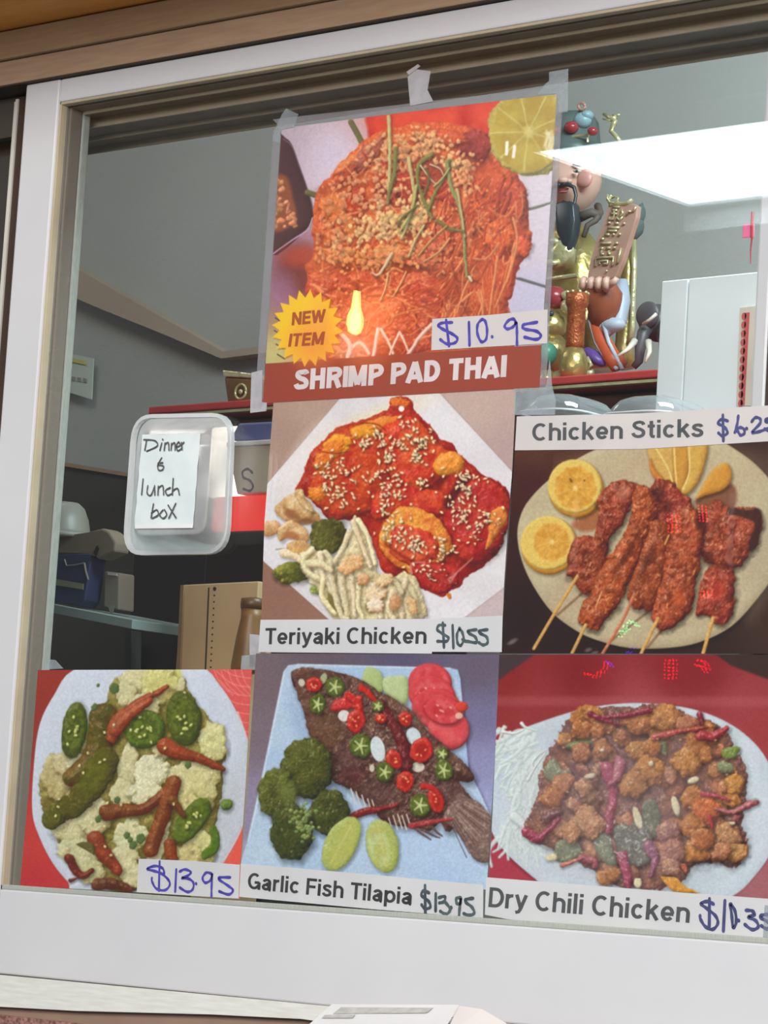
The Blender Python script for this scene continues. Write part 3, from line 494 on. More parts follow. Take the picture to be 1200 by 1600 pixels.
    green([(880, 1168), (895, 1158), (918, 1157), (920, 1164), (900, 1170)], (96, 108, 52)); green([(846, 1205), (862, 1185), (875, 1200), (890, 1205), (885, 1222), (862, 1222)], (112, 116, 90)); green([(865, 1318), (885, 1310), (905, 1325), (890, 1345), (865, 1345)], (106, 112, 84)); green([(925, 1315), (945, 1300), (955, 1328), (958, 1350), (938, 1345)], (108, 116, 88)); green([(1125, 1170), (1152, 1167), (1147, 1182), (1128, 1185)], (104, 122, 50)); green([(1120, 1190), (1138, 1192), (1140, 1205), (1122, 1205)], (118, 124, 84)); green([(1000, 1255), (1022, 1252), (1028, 1300), (1005, 1305)], (84, 88, 66)); green([(1028, 1160), (1040, 1160), (1040, 1178), (1030, 1175)], (92, 96, 66)); green([(955, 1290), (985, 1290), (1005, 1320), (1000, 1350), (975, 1345), (958, 1315)], (86, 86, 76)); green([(985, 1285), (1010, 1295), (1015, 1340), (990, 1350)], (88, 88, 78))
    for x, y, q, c in ((905, 1120, 19, (170, 104, 52)), (925, 1115, 18, (176, 112, 58)), (905, 1140, 17, (160, 90, 46)), (945, 1135, 16, (160, 96, 60)), (930, 1140, 14, (166, 96, 50)), (1000, 1128, 22, (162, 98, 54)), (1036, 1120, 23, (176, 116, 66)), (1070, 1130, 18, (174, 108, 80)), (995, 1172, 20, (172, 108, 52)), (1015, 1165, 16, (170, 100, 46)), (1010, 1205, 28, (176, 108, 44)), (985, 1225, 22, (172, 108, 56)), (1085, 1165, 24, (164, 96, 48)), (1070, 1190, 22, (178, 112, 50)), (1100, 1180, 14, (170, 100, 50)), (1145, 1225, 18, (186, 126, 56)), (1140, 1250, 15, (180, 112, 50)), (905, 1175, 16, (160, 92, 60)), (940, 1170, 16, (162, 98, 56)), (875, 1225, 20, (174, 106, 74)), (860, 1245, 18, (172, 100, 60)), (910, 1230, 16, (174, 118, 80)), (915, 1285, 26, (186, 128, 82)), (890, 1300, 18, (182, 122, 74)), (1078, 1245, 20, (172, 104, 48)), (1100, 1265, 22, (196, 92, 44)), (1075, 1290, 22, (178, 106, 48)), (1085, 1330, 22, (186, 112, 44)), (1095, 1310, 18, (170, 92, 44)), (1135, 1305, 24, (178, 124, 82)), (1150, 1330, 18, (186, 136, 78)), (1125, 1330, 18, (176, 112, 78)), (1040, 1300, 20, (150, 100, 92)), (1045, 1330, 22, (162, 106, 92)), (1045, 1355, 16, (168, 118, 98)), (942, 1372, 16, (184, 124, 66)), (955, 1365, 13, (178, 108, 56)), (1045, 1210, 14, (166, 112, 82))): chunk(x, y, q, c)
    U(Poly([(1030, 1368), (1045, 1366), (1070, 1385), (1088, 1394), (1060, 1395), (1042, 1388)]), (206, 140, 54), 6, .25, 5, shadow=.2)
    chili([(1010, 1110), (965, 1118), (930, 1122)], 12, (116, 34, 44)); chili([(920, 1115), (940, 1125), (965, 1132)], 10, (110, 30, 42)); chili([(1020, 1152), (1060, 1142), (1100, 1136)], 12, (162, 62, 44)); chili([(1092, 1150), (1110, 1150), (1132, 1138)], 18, (150, 44, 44)); chili([(1090, 1115), (1095, 1130)], 10, (120, 40, 50)); chili([(945, 1200), (955, 1240), (945, 1300)], 22, (150, 62, 78)); chili([(965, 1190), (960, 1215), (950, 1225)], 18, (164, 90, 100)); chili([(820, 1300), (840, 1308), (870, 1280)], 18, (140, 48, 66)); chili([(850, 1280), (860, 1272), (872, 1270)], 16, (84, 60, 54)); chili([(1176, 1252), (1145, 1268), (1115, 1265)], 12, (150, 82, 80)); chili([(1150, 1275), (1140, 1290)], 12, (140, 76, 70)); chili([(970, 1340), (978, 1365), (980, 1388)], 20, (150, 56, 80)); chili([(905, 1340), (925, 1345), (925, 1355)], 14, (150, 70, 74)); chili([(1095, 1240), (1120, 1245), (1135, 1250)], 9, (160, 56, 64)); chili([(1010, 1320), (1020, 1345), (1015, 1370)], 16, (130, 76, 98)); chili([(1105, 1275), (1110, 1292)], 8, (170, 40, 40)); chili([(875, 1352), (895, 1345), (905, 1340)], 8, (190, 110, 76)); chili([(1065, 1350), (1068, 1362)], 12, (170, 86, 50))
    for q in ((1052, 1258, 6, 16, -15), (993, 1278, 6, 19, -18), (918, 1212, 9, 4, -10), (858, 1340, 9, 6, -10), (1080, 1218, 9, 5, -20), (1014, 1193, 4, 4, 0), (938, 1172, 4, 3, 0), (1141, 1284, 5, 5, 0), (994, 1378, 6, 9, 0)): U(Ell(*q), (214, 204, 160), 4, .1, shadow=.3)
    for i in range(60):
        x, y = r.gauss(980, 22), r.gauss(1315, 18); F(Line([(x, y), (x + r.uniform(-6, 6), y + r.uniform(-4, 4))], 1.8), (204, 204, 196), r.uniform(.3, .8))
    for i in range(40):
        x, y = r.uniform(850, 1150), r.uniform(1120, 1360); F(Ell(x, y, 2, 1.4), (236, 190, 130), .6) if inside(mound, x, y) < -8 else None
    F(Ell(960, 1260, 130, 120), (156, 146, 156), .26, 110); F(Ell(1000, 1250, 180, 140), (176, 164, 160), .10, 60)  # reflection haze painted over the dish
    cv.grain(.05, 2.5)

def paint_garlic_fish(cv):
    r = random.Random(21); F = cv.flat; U = cv.lump
    cv.grad([(410, 1060, (112, 96, 100)), (400, 1150, (118, 102, 110)), (385, 1250, (140, 130, 150)), (500, 1030, (98, 84, 92)), (620, 1030, (88, 80, 104)), (745, 1050, (96, 86, 100)), (750, 1120, (112, 106, 138)), (752, 1190, (136, 134, 170)), (755, 1260, (150, 156, 190))])
    tray = [(440, 1048), (447, 1039), (462, 1037), (700, 1043), (712, 1046), (716, 1060), (729, 1202), (748, 1240), (775, 1300), (775, 1400), (368, 1360), (384, 1312), (405, 1218)]
    F(Poly([(x + 3, y + 3) for x, y in tray], False), (70, 62, 84), .5, 6); F(Poly(tray, False), (172, 190, 208), 1, 1.5, (160, 182, 208), 70)
    F(Line([(441, 1050), (407, 1214), (385, 1312)], 3), (206, 216, 224), .7, 3); F(Line([(462, 1038), (700, 1044)], 2.5), (206, 216, 224), .7, 2); F(Ell(700, 1330, 80, 40), (168, 188, 212), .7, 40); F(Ell(430, 1330, 50, 20), (182, 200, 210), .7, 30); F(Ell(465, 1130, 12, 40, -15), (140, 160, 190), .6, 20)
    def lime(pts, c, c2=None): U(Poly(pts), c, 10, .12, 8, col2=c2, cs=14, light=(206, 212, 160), dark=(120, 132, 80), shadow=.25)
    lime([(565, 1050), (572, 1042), (590, 1048), (596, 1065), (592, 1085), (575, 1080), (562, 1068)], (164, 180, 118)); lime([(596, 1060), (618, 1055), (632, 1058), (635, 1080), (630, 1100), (612, 1092), (597, 1080)], (176, 188, 138))
    def tom(cx, cy, rx, ry, a):
        U(Ell(cx, cy, rx, ry, a), (194, 62, 66), 6, .1, light=(224, 106, 106), shadow=.3); F(Ell(cx, cy + 1, rx - 4, ry - 4, a), (206, 92, 94), .9, 4, (190, 62, 66), 9); F(Ell(cx - rx * .3, cy, rx * .3, ry * .35, a), (176, 46, 52), .8, 4); F(Ell(cx + rx * .3, cy + 2, rx * .28, ry * .3, a), (180, 52, 56), .8, 4)
        for k in range(5): F(Ell(cx + r.uniform(-.5, .5) * rx, cy + r.uniform(-.4, .4) * ry, 2.4, 1.5, 40), (226, 170, 150), .8)
    tom(669, 1066, 34, 30, 10); tom(672, 1086, 38, 30, 20); tom(680, 1108, 40, 32, 15); U(Ell(698, 1140, 33, 32, 20), (200, 72, 76), 10, .15, 8, light=(222, 104, 108), col2=(208, 88, 90), shadow=.3); tom(690, 1110, 30, 22, 15); U(Ell(718, 1104, 10, 8), (196, 66, 48), 4, .2); F(Ell(714, 1118, 6, 5), (216, 190, 170), .8)
    cv.wa = 4; cv.tex = .22
    fish = Poly([(452, 1057), (457, 1046), (480, 1042), (510, 1046), (540, 1055), (568, 1066), (592, 1080), (618, 1094), (640, 1110), (655, 1130), (672, 1148), (694, 1165), (712, 1182), (726, 1195), (738, 1214), (730, 1222), (714, 1222), (735, 1250), (745, 1262), (700, 1300), (685, 1285), (668, 1298), (640, 1292), (600, 1285), (565, 1250), (545, 1232), (520, 1222), (508, 1200), (494, 1182), (484, 1160), (474, 1125), (465, 1095), (455, 1070)])
    U(fish, (104, 74, 60), 26, .8, 7, col2=(84, 54, 48), cs=16, dark=(54, 34, 30), light=(150, 120, 104), spec=.12, shadow=.35)
    U(Poly([(690, 1278), (712, 1240), (728, 1246), (764, 1272), (768, 1330), (758, 1346), (738, 1342), (724, 1318), (706, 1294)]), (122, 98, 88), 8, .3, 5, dark=(70, 50, 46), light=(160, 136, 124), shadow=.3)
    for k in range(11): x = 726 + k * 4.4; y = 1340 - k * 6.6; F(Line([(700 + k * 2, 1284 - k * 3.4), (x, y)], 1.4), r.choice([(84, 62, 56), (168, 144, 130)]), .8)
    F(Poly([(460, 1052), (480, 1046), (500, 1050), (490, 1062), (468, 1066)]), (78, 50, 40), .7, 5); F(Ell(468, 1050, 10, 4, -25), (112, 70, 52), .8, 3)
    for i in range(200):
        x, y = r.uniform(460, 740), r.uniform(1046, 1295)
        if inside(fish, x, y) < -5: a = r.gauss(.75, .5); l = r.uniform(3, 14); F(Line([(x, y), (x + l * math.cos(a), y + l * math.sin(a))], r.uniform(1, 3)), r.choice([(60, 36, 32), (140, 108, 92), (160, 134, 118), (90, 46, 40), (116, 70, 48), (70, 40, 36)]), r.uniform(.4, .8))
    for q, c in (((505, 1140, 22, 34, -20), (112, 78, 48)), ((480, 1100, 8, 30, -20), (120, 84, 60)), ((640, 1120, 10, 26, -45), (138, 112, 92)), ((540, 1190, 22, 22, 0), (98, 66, 62)), ((590, 1240, 26, 16, 20), (104, 76, 68)), ((550, 1210, 20, 14, 0), (92, 40, 42)), ((700, 1240, 22, 18, 0), (112, 82, 78))): F(Ell(*q), c, .5, 14, tuple(v * .8 for v in c), 5)
    for x0, y0 in ((545, 1232), (553, 1237), (562, 1242), (571, 1248), (578, 1250), (604, 1278), (611, 1274), (618, 1272), (625, 1274), (632, 1272)): F(Line([(x0, y0), (x0 + 7, y0 + 22)], 2.2), (206, 190, 176), .9)
    for p in ([(640, 1290), (655, 1302), (670, 1312)], [(655, 1295), (672, 1304), (684, 1308)], [(670, 1290), (680, 1300), (688, 1306)]): U(Line(p, 5, 2), (96, 74, 70), 2.4, .2)
    cv.wa = 3.5; cv.tex = .2
    def redslice(cx, cy, rx, ry, a=0):
        U(Ell(cx, cy, rx, ry, a, .04, 2), (184, 46, 36), 5, .15, 5, light=(222, 92, 72), dark=(110, 24, 22), spec=.2, shadow=.35); F(Ell(cx + 1, cy + 1, rx * .55, ry * .6, a), (150, 34, 28), .8, 3)
        for k in range(4): F(Ell(cx + r.uniform(-.4, .4) * rx, cy + r.uniform(-.45, .45) * ry, 2.2, 1.4, r.uniform(0, 180)), (232, 150, 96), .9)
    def greenslice(cx, cy, rx, ry, a=0):
        U(Ell(cx, cy, rx, ry, a, .04, 2), (80, 92, 36), 5, .15, 5, light=(124, 136, 66), dark=(44, 50, 22), shadow=.35); F(Ell(cx, cy, rx * .72, ry * .75, a), (112, 120, 58), .9, 3, (70, 80, 34), 5)
        for k in range(5): b = k * 1.257 + a; F(Line([(cx, cy), (cx + rx * .62 * math.cos(b), cy + ry * .66 * math.sin(b))], 4, 2.4), (186, 196, 132), .85)
    U(Poly([(514, 1104), (522, 1092), (545, 1086), (562, 1088), (560, 1102), (540, 1108), (518, 1112)]), (186, 50, 46), 6, .3, 6, light=(222, 92, 80), spec=.2, shadow=.3); U(Line([(562, 1075), (574, 1086), (584, 1096)], 11, 7), (186, 46, 36), 5, .2, shadow=.3); U(Line([(540, 1086), (555, 1098), (560, 1110)], 14, 12), (180, 46, 40), 6, .3)
    F(Ell(534, 1118, 9, 9), (206, 206, 200)); F(Ell(468, 1066, 5, 6, -20), (206, 196, 180), .9); F(Ell(502, 1060, 5, 9, 20), (164, 170, 130), .9)
    redslice(487, 1069, 13, 12); greenslice(520, 1073, 15, 16); greenslice(493, 1100, 12, 16); redslice(553, 1126, 14, 19, 10); greenslice(560, 1165, 17, 19); F(Ell(587, 1170, 11, 20, -12), (196, 204, 204)); F(Ell(643, 1150, 11, 14, -25), (190, 202, 204)); F(Ell(650, 1198, 10, 8), (200, 194, 176))
    U(Line([(592, 1100), (610, 1130), (626, 1165), (630, 1196)], 16, 20), (104, 38, 38), 9, .4, 6, light=(156, 82, 78), spec=.2, shadow=.4); redslice(630, 1122, 10, 12, -20); redslice(592, 1122, 9, 8); redslice(612, 1186, 12, 16, -20); redslice(655, 1172, 18, 20, 15); greenslice(587, 1103, 9, 9); greenslice(688, 1178, 10, 10); greenslice(690, 1203, 14, 17, -20); greenslice(598, 1206, 14, 15); redslice(630, 1220, 14, 16, 10); greenslice(653, 1258, 17, 18); redslice(678, 1250, 12, 20, -15); U(Line([(658, 1228), (672, 1230), (682, 1240)], 10, 7), (182, 46, 40), 4, .2); U(Line([(640, 1290), (672, 1284), (704, 1280)], 10, 5), (156, 56, 56), 4, .3, light=(200, 110, 110)); F(Ell(578, 1200, 4, 6), (206, 200, 180), .9)
    U(Line([(545, 1278), (565, 1268), (595, 1262), (616, 1258)], 12, 8), (122, 34, 32), 6, .2, light=(166, 72, 66), spec=.15, shadow=.35)
    def broc(cx, cy, rx, ry, c):
        U(Ell(cx, cy, rx, ry, 0, .06, cx, 7), c, min(rx, ry) * .7, .8, 4, col2=tuple(v * .8 for v in c), cs=14, dark=(36, 40, 18), light=(132, 140, 66), shadow=.4)
        for i in range(int(rx * ry / 7)):
            a = r.uniform(0, 6.28); q = math.sqrt(r.random()) * .97; x, y = cx + rx * q * math.cos(a), cy + ry * q * math.sin(a); k = 1 - .3 * (x - cx + y - cy) / (rx + ry)
            U(Ell(x, y, 2.2, 2), jit(r, tuple(v * k for v in c), .09), 2.2, 0, dark=(58, 62, 28), a=.6)
    broc(476, 1200, 40, 47, (84, 86, 38)); broc(512, 1270, 31, 37, (72, 76, 36)); broc(430, 1240, 31, 40, (92, 96, 42)); F(Ell(448, 1240, 14, 22, -30), (134, 140, 78), .35, 10); broc(452, 1300, 34, 44, (70, 76, 36))
    for i in range(60): x, y = r.gauss(470, 8), r.gauss(1285, 18); U(Ell(x, y, 3, 2.6), jit(r, (126, 142, 80), .12), 2.5, 0)
    cv.wa = 2; cv.tex = .1
    def wedge(cx, cy, rx, ry, a, flip):
        U(Ell(cx, cy, rx, ry, a), (164, 172, 92), 9, .1, 8, light=(206, 210, 150), dark=(112, 122, 58), shadow=.3); F(Ell(cx + flip, cy, rx * .62, ry * .86, a), (184, 196, 146) if flip < 0 else (168, 170, 84), .8, 6, (172, 172, 96), 9)
        ca, sa = math.cos(math.radians(a + 90)), math.sin(math.radians(a + 90)); F(Line([(cx - ca * ry * .8, cy - sa * ry * .8), (cx + ca * ry * .8, cy + sa * ry * .8)], 3), (196, 186, 110), .6, 3)
    wedge(530, 1318, 25, 46, 28, 5); wedge(594, 1321, 25, 42, -12, -6)
    cv.grain(.06, 2.5)

def paint_cauliflower(cv):
    r = random.Random(33); F = cv.flat; U = cv.lump
    cv.grad([(75, 1070, (146, 56, 46)), (60, 1110, (142, 56, 48)), (60, 1330, (190, 66, 58)), (50, 1370, (178, 54, 60)), (350, 1080, (206, 88, 82)), (380, 1120, (204, 86, 80)), (365, 1330, (216, 88, 74))])
    for k in range(9):
        y = 1050 + k * 14; F(Line([(330 + k * 5, y - 16), (360, y + 4), (394, y + 10)], 1.4), (228, 140, 132), .8)
    for k in range(6): F(Line([(318 + k * 11, 1040), (330 + k * 10, 1066), (352 + k * 9, 1086)], 1.3), (228, 140, 132), .7)
    pp = [(112, 1046), (82, 1084), (59, 1130), (50, 1190), (47, 1268), (60, 1312), (80, 1350), (103, 1378), (125, 1396), (300, 1400), (344, 1348), (376, 1288), (384, 1232), (385, 1168), (367, 1113), (340, 1070), (307, 1040), (200, 1020)]
    F(Poly([(x + 1, y + 2) for x, y in pp]), (120, 60, 56), .5, 5); U(Poly(pp), (196, 202, 212), 26, .0, 20, dark=(170, 174, 180), light=(214, 218, 224), k=.8); F(Ell(355, 1260, 18, 70, 12), (178, 180, 182), .7, 20); F(Ell(340, 1120, 14, 50, -30), (186, 192, 204), .6, 16)
    cv.wa = 7; cv.tex = .12
    def cau(cx, cy, rx, ry, a=0, c=(204, 196, 150)):
        U(Ell(cx, cy, rx, ry, a, .09, cx * .7, 5), c, min(rx, ry) * .55, .35, 9, col2=tuple(v * .93 for v in c), cs=12, dark=(132, 116, 66), light=(228, 224, 190), seed=int(cx), shadow=.3)
        for i in range(int(rx * ry / 55)):
            b = r.uniform(0, 6.28); q = math.sqrt(r.random()) * .85; u, v = rx * q * math.cos(b), ry * q * math.sin(b); t = math.radians(a); x, y = cx + u * math.cos(t) - v * math.sin(t), cy + u * math.sin(t) + v * math.cos(t)
            U(Ell(x, y, r.uniform(4, 8), r.uniform(4, 7), r.uniform(0, 180), .1, x), jit(r, c, .035), 4, .2, 4, dark=(168, 154, 104), light=(224, 220, 184), a=.55)
    def jal(cx, cy, rx, ry, a=0, c=(80, 88, 28), inner=True):
        U(Ell(cx, cy, rx, ry, a), c, 9, .25, 6, warp=2.5, dark=(42, 48, 14), light=(118, 128, 52), col2=tuple(v * .85 for v in c), spec=.12, shadow=.35)
        if inner:
            F(Ell(cx, cy, rx * .72, ry * .74, a), (112, 122, 48), .6, 5, (70, 80, 26), 6); t = math.radians(a)
            for i in range(9): u, v = r.gauss(0, rx * .25), r.gauss(0, ry * .3); U(Ell(cx + u * math.cos(t) - v * math.sin(t), cy + u * math.sin(t) + v * math.cos(t), 3, 2.2, r.uniform(0, 180)), (196, 200, 120), 2, 0, shadow=.2)
    def chi(p, w, c=(146, 74, 40), w2=None): U(Line(p, w * 1.12, w2 or w * .4), c, w * .6, .25, 7, warp=2.5, dark=(82, 36, 16), light=(198, 116, 76), col2=tuple(v * .85 for v in c), spec=.14, shadow=.35)
    bed = Poly([(180, 1060), (230, 1036), (270, 1050), (300, 1090), (330, 1130), (350, 1160), (345, 1210), (340, 1260), (330, 1320), (320, 1345), (220, 1350), (210, 1392), (150, 1385), (105, 1345), (80, 1300), (62, 1260), (58, 1215), (80, 1190), (110, 1160), (150, 1120)])
    U(bed, (150, 138, 76), 16, .5, 12, col2=(116, 104, 46), cs=22, dark=(84, 72, 34), shadow=.15); F(Poly([(245, 1046), (279, 1046), (279, 1085), (255, 1096)]), (198, 192, 106), .9, 6)
    for q in ((212, 1062, 26, 24), (245, 1070, 30, 26, 0, (202, 196, 122)), (193, 1082, 16, 18), (222, 1100, 26, 16), (88, 1212, 28, 34, 0, (186, 170, 116)), (102, 1190, 24, 20, 0, (200, 186, 140)), (120, 1192, 20, 14, -20, (206, 200, 160)), (140, 1150, 12, 24, 20, (180, 170, 112)), (196, 1200, 15, 40, 8), (186, 1240, 18, 24), (234, 1205, 28, 26, 0, (218, 214, 178)), (222, 1238, 26, 22, 0, (216, 212, 174)), (330, 1160, 22, 32, 0, (204, 200, 140)), (300, 1215, 40, 26, 0, (204, 196, 140)), (302, 1245, 34, 26, 0, (198, 188, 128)), (116, 1285, 40, 30, -15), (145, 1275, 26, 30), (120, 1330, 34, 22, 15, (198, 194, 150)), (135, 1358, 26, 20, 20, (190, 186, 136)), (200, 1305, 26, 26, 0, (208, 206, 160)), (192, 1340, 24, 20), (203, 1365, 18, 22), (243, 1325, 10, 46, 20, (212, 210, 164)), (310, 1325, 26, 28, 0, (204, 198, 134)), (292, 1335, 20, 20, 0, (198, 184, 120)), (255, 1170, 22, 14), (280, 1070, 6, 12)): cau(*q)
    jal(113, 1141, 20, 44, 8); chi([(158, 1120), (146, 1180), (110, 1215)], 40, (88, 82, 30), 30); U(Line([(160, 1190), (130, 1240), (82, 1275)], 44, 34), (88, 82, 30), 14, .3, 8, dark=(48, 46, 16), light=(116, 112, 50), shadow=.3); F(Ell(140, 1212, 18, 36, 30), (108, 112, 36), .6, 10, (84, 92, 26), 7); U(Ell(78, 1278, 16, 18, 20), (92, 88, 32), 7, .3, 5, light=(136, 130, 66)); jal(284, 1122, 27, 43, -6); jal(223, 1139, 32, 30, -20, (86, 108, 36)); jal(296, 1282, 20, 42, 38, (92, 110, 32)); F(Line([(300, 1240), (318, 1262), (290, 1305)], 3), (70, 90, 26), .5, 3)
    U(Poly([(333, 1288), (341, 1310), (335, 1332), (315, 1343), (313, 1330), (326, 1316), (325, 1298)]), (84, 110, 34), 5, .3, 5, light=(130, 156, 64), shadow=.2); jal(350, 1257, 9, 9, 0, (112, 136, 60), False)
    chi([(172, 1152), (178, 1125), (205, 1102), (238, 1084), (257, 1073)], 17, (158, 74, 44), 7); chi([(178, 1140), (200, 1115), (230, 1095)], 20, (164, 80, 48), 12); chi([(255, 1166), (280, 1178), (312, 1186), (346, 1202)], 24, (152, 68, 38), 8); chi([(162, 1270), (190, 1266), (225, 1262), (262, 1228)], 22, (118, 66, 32), 14); chi([(268, 1224), (252, 1270), (232, 1328)], 22, (124, 66, 30), 22); chi([(266, 1250), (285, 1275)], 14, (116, 72, 28)); chi([(145, 1310), (160, 1335), (180, 1358)], 22, (146, 66, 40), 18); chi([(105, 1342), (122, 1368), (140, 1360)], 14, (110, 46, 30), 8); chi([(150, 1382), (175, 1380), (200, 1390)], 18, (96, 56, 40), 10); chi([(262, 1320), (264, 1345)], 18, (136, 66, 34), 18); chi([(106, 1376), (118, 1372)], 5, (96, 40, 36))
    U(Poly([(115, 1318), (140, 1316), (145, 1335), (135, 1330)]), (96, 88, 48), 4, .2); 
    for x, y, q in ((176, 1075, 7), (144, 1104, 5), (150, 1070, 2.4), (166, 1094, 2), (164, 1108, 3), (195, 1305, 5), (205, 1320, 6), (200, 1312, 4), (216, 1310, 7), (150, 1280, 5), (290, 1195, 5), (180, 1250, 5)): U(Ell(x, y, q, q * 1.2, 20, .1, x), (86, 104, 58), 3, .2, dark=(44, 58, 36), light=(140, 160, 96))
    for i in range(50):
        x, y = r.uniform(80, 330), r.uniform(1080, 1370)
        if inside(bed, x, y) < -6: U(Ell(x, y, 2.6, 2, r.uniform(0, 180)), jit(r, (214, 204, 140), .06), 2, 0, shadow=.2)
    F(Line([(345, 1348), (376, 1290), (385, 1230), (386, 1168), (368, 1112)], 2), (220, 222, 226), .7, 2); cv.grain(.05, 2.5)
# ------------------------------------------------------------------ materials
K = {}
K['white'] = mat('white_vinyl', (197, 197, 199), .35, (193, 193, 196), 6, coat=.1)
K['white_seam'] = mat('grey_seam', (120, 118, 116), .6)
K['tan'] = mat('tan_painted_wood', (168, 142, 116), .55, (158, 130, 106), 9, stretch=(2, 8, 30), bump=.15, bsc=200)
K['tan2'] = mat('tan_dull_wood', (154, 128, 96), .6, (146, 118, 90), 9, stretch=(2, 8, 30), bump=.15, bsc=200)
K['orange'] = mat('orange_brown_wood', (226, 156, 72), .5, (210, 138, 58), 7, stretch=(1, 6, 20))
K['bronze'] = mat('taupe_gasket', (128, 118, 104), .6, (116, 106, 94), 40, stretch=(3, 60, 60), bump=.3, bsc=150)
K['ridge'] = mat('pale_track_ridge', (176, 162, 136), .5)
K['darktrack'] = mat('dark_track', (138, 126, 110), .6, (126, 116, 102), 30)
K['jamb'] = mat('grey_green_jamb', (166, 170, 162), .5, (150, 154, 146), 30, stretch=(30, 30, 3))
K['darkbrown'] = mat('dark_brown_frame', (58, 42, 32), .5)
K['metal'] = mat('pale_metal_edge', (200, 196, 186), .35)
K['darkroom'] = mat('dim_side_wall', (62, 56, 48), .8, (54, 48, 42), 4)  # dark tone for the unlit room behind the left pane, also its track
K['marble'] = mat('cream_marble_sill', (214, 214, 208), .35, (202, 200, 192), 14, stretch=(2, 2, 24), detail=5)
K['granite'] = mat('pink_granite', (164, 118, 110), .35, (96, 66, 62), 260, detail=4)
K['shadowgap'] = mat('brown_apron', (140, 114, 98), .6)  # brown board below the sill, in its own colour
K['paper'] = mat('white_paper', (216, 215, 215), .6, (208, 207, 208), 12)
K['paper_w'] = mat('warm_paper', (212, 205, 202), .6, (204, 198, 196), 12)
K['ink_black'] = mat('black_print_ink', (44, 42, 44), .5, (62, 60, 62), 60)
K['ink_grey'] = mat('dark_grey_print_ink', (70, 74, 76), .5, (84, 84, 86), 60)
K['ink_blue'] = mat('blue_marker', (62, 50, 158), .5, (84, 74, 176), 90)
K['ink_navy'] = mat('navy_marker', (76, 76, 134), .5, (60, 62, 104), 90)
K['ink_teal'] = mat('dark_teal_marker', (56, 68, 74), .5, (84, 96, 100), 90)
K['ink_pencil'] = mat('dark_pencil', (66, 66, 64), .6, (84, 84, 82), 90)
K['ink_white'] = mat('white_print', (226, 214, 214), .5)
K['ink_rust'] = mat('rust_print', (176, 78, 34), .5)
K['tape'] = clear('clear_tape', rough=.2, haze=.35, hazec=(200, 208, 212), hsc=60)
K['tape_w'] = clear('milky_tape', rough=.3, haze=.8, hazec=(214, 210, 214), hsc=60)
K['sleeve'] = clear('laminate', rough=.2, f0=.045, haze=.0)
K['sleeve_edge'] = clear('laminate_margin', rough=.15, haze=.32, hazec=(186, 180, 186), hsc=30)
K['glass'] = clear('window_glass', tint=(.955, .958, .96), rough=0.0, f0=.04)
K['plastic'] = clear('frosted_plastic', rough=.18, f0=.05, haze=.9, hazec=(216, 218, 218), hsc=22)
K['lidplastic'] = clear('clear_lid_plastic', rough=.08, f0=.09, haze=.24, hazec=(208, 214, 218), hsc=30)
K['wall'] = mat('grey_kitchen_wall', (174, 176, 172), .8, (166, 168, 164), 3, bump=.2, bsc=120)
K['wall_warm'] = mat('taupe_bulkhead', (176, 160, 142), .8, (168, 152, 134), 4)
K['red'] = mat('red_shelf_paint', (196, 66, 62), .4, (184, 58, 58), 12)
K['wood'] = mat('brown_valance', (112, 78, 58), .5, (92, 62, 46), 10, stretch=(2, 8, 24))
K['black'] = mat('black_enamel', (46, 38, 34), .4, (38, 32, 30), 6)
K['darkgrey'] = mat('dark_appliance', (74, 72, 66), .5, (62, 58, 52), 5)
K['beige'] = mat('beige_sheet_metal', (196, 168, 128), .5, (184, 156, 118), 8)
K['amber'] = mat('amber_brown', (150, 112, 64), .4, (120, 84, 42), 14)
K['hole'] = mat('dark_hole', (60, 46, 34), .8)
K['carton'] = mat('grey_beige_carton', (186, 174, 150), .6, (176, 164, 142), 10)
K['blue'] = mat('blue_plastic', (66, 70, 108), .5, (56, 60, 94), 12)
K['bluelid'] = mat('slate_blue_lid', (98, 102, 150), .5, (120, 118, 140), 14)
K['greybox'] = mat('grey_card', (150, 142, 130), .7, (138, 130, 120), 12)
K['bowl'] = mat('grey_ceramic', (150, 148, 140), .4, (140, 138, 130), 8)
K['teal'] = mat('pale_teal_shelf', (150, 172, 168), .5, (140, 160, 156), 12)
K['notice'] = mat('pale_green_paper', (196, 206, 196), .7, (188, 198, 190), 10)
K['yellow'] = mat('yellow_print', (206, 196, 110), .7)
K['fridge'] = mat('pale_blue_white_enamel', (240, 246, 248), .35, (236, 243, 246), 4)
K['cream'] = mat('cream_strip', (222, 212, 196), .6)
K['redink'] = mat('red_scallop', (206, 92, 96), .5)
K['pink'] = mat('pink_tag', (240, 110, 150), .5)
K['redglow'] = lamp_mat('red_lit_panel', (246, 62, 52), .95)
K['whiteglow'] = lamp_mat('warm_white_lamp', (255, 246, 226), 2.2)
K['panelglow'] = lamp_mat('ceiling_diffuser', (232, 250, 255), 15)
K['warmbulb'] = lamp_mat('orange_lamp_glass', (255, 190, 110), 42)
K['shadeglow'] = lamp_mat('red_lamp_shade', (255, 140, 80), 5.5)  # emission of the added halo disc
K['ledred'] = lamp_mat('red_led', (255, 20, 40), 14)
K['ledgreen'] = lamp_mat('green_led', (60, 255, 150), 12)
K['ledviolet'] = lamp_mat('violet_led', (110, 40, 255), 10)
K['gold'] = mat('polished_gold', (204, 186, 122), .28, (188, 166, 100), 30, metal=.7, bump=.6, bsc=90)
K['palegold'] = mat('pale_gold', (228, 222, 178), .25, (208, 200, 146), 40, metal=.5, bump=.7, bsc=110)
K['copper'] = mat('rose_copper', (206, 164, 146), .4, (190, 146, 128), 20, metal=.15)
K['skin'] = mat('painted_skin', (222, 184, 164), .4, (226, 176, 160), 16)
K['cheek'] = mat('rosy_cheek', (224, 162, 152), .4)
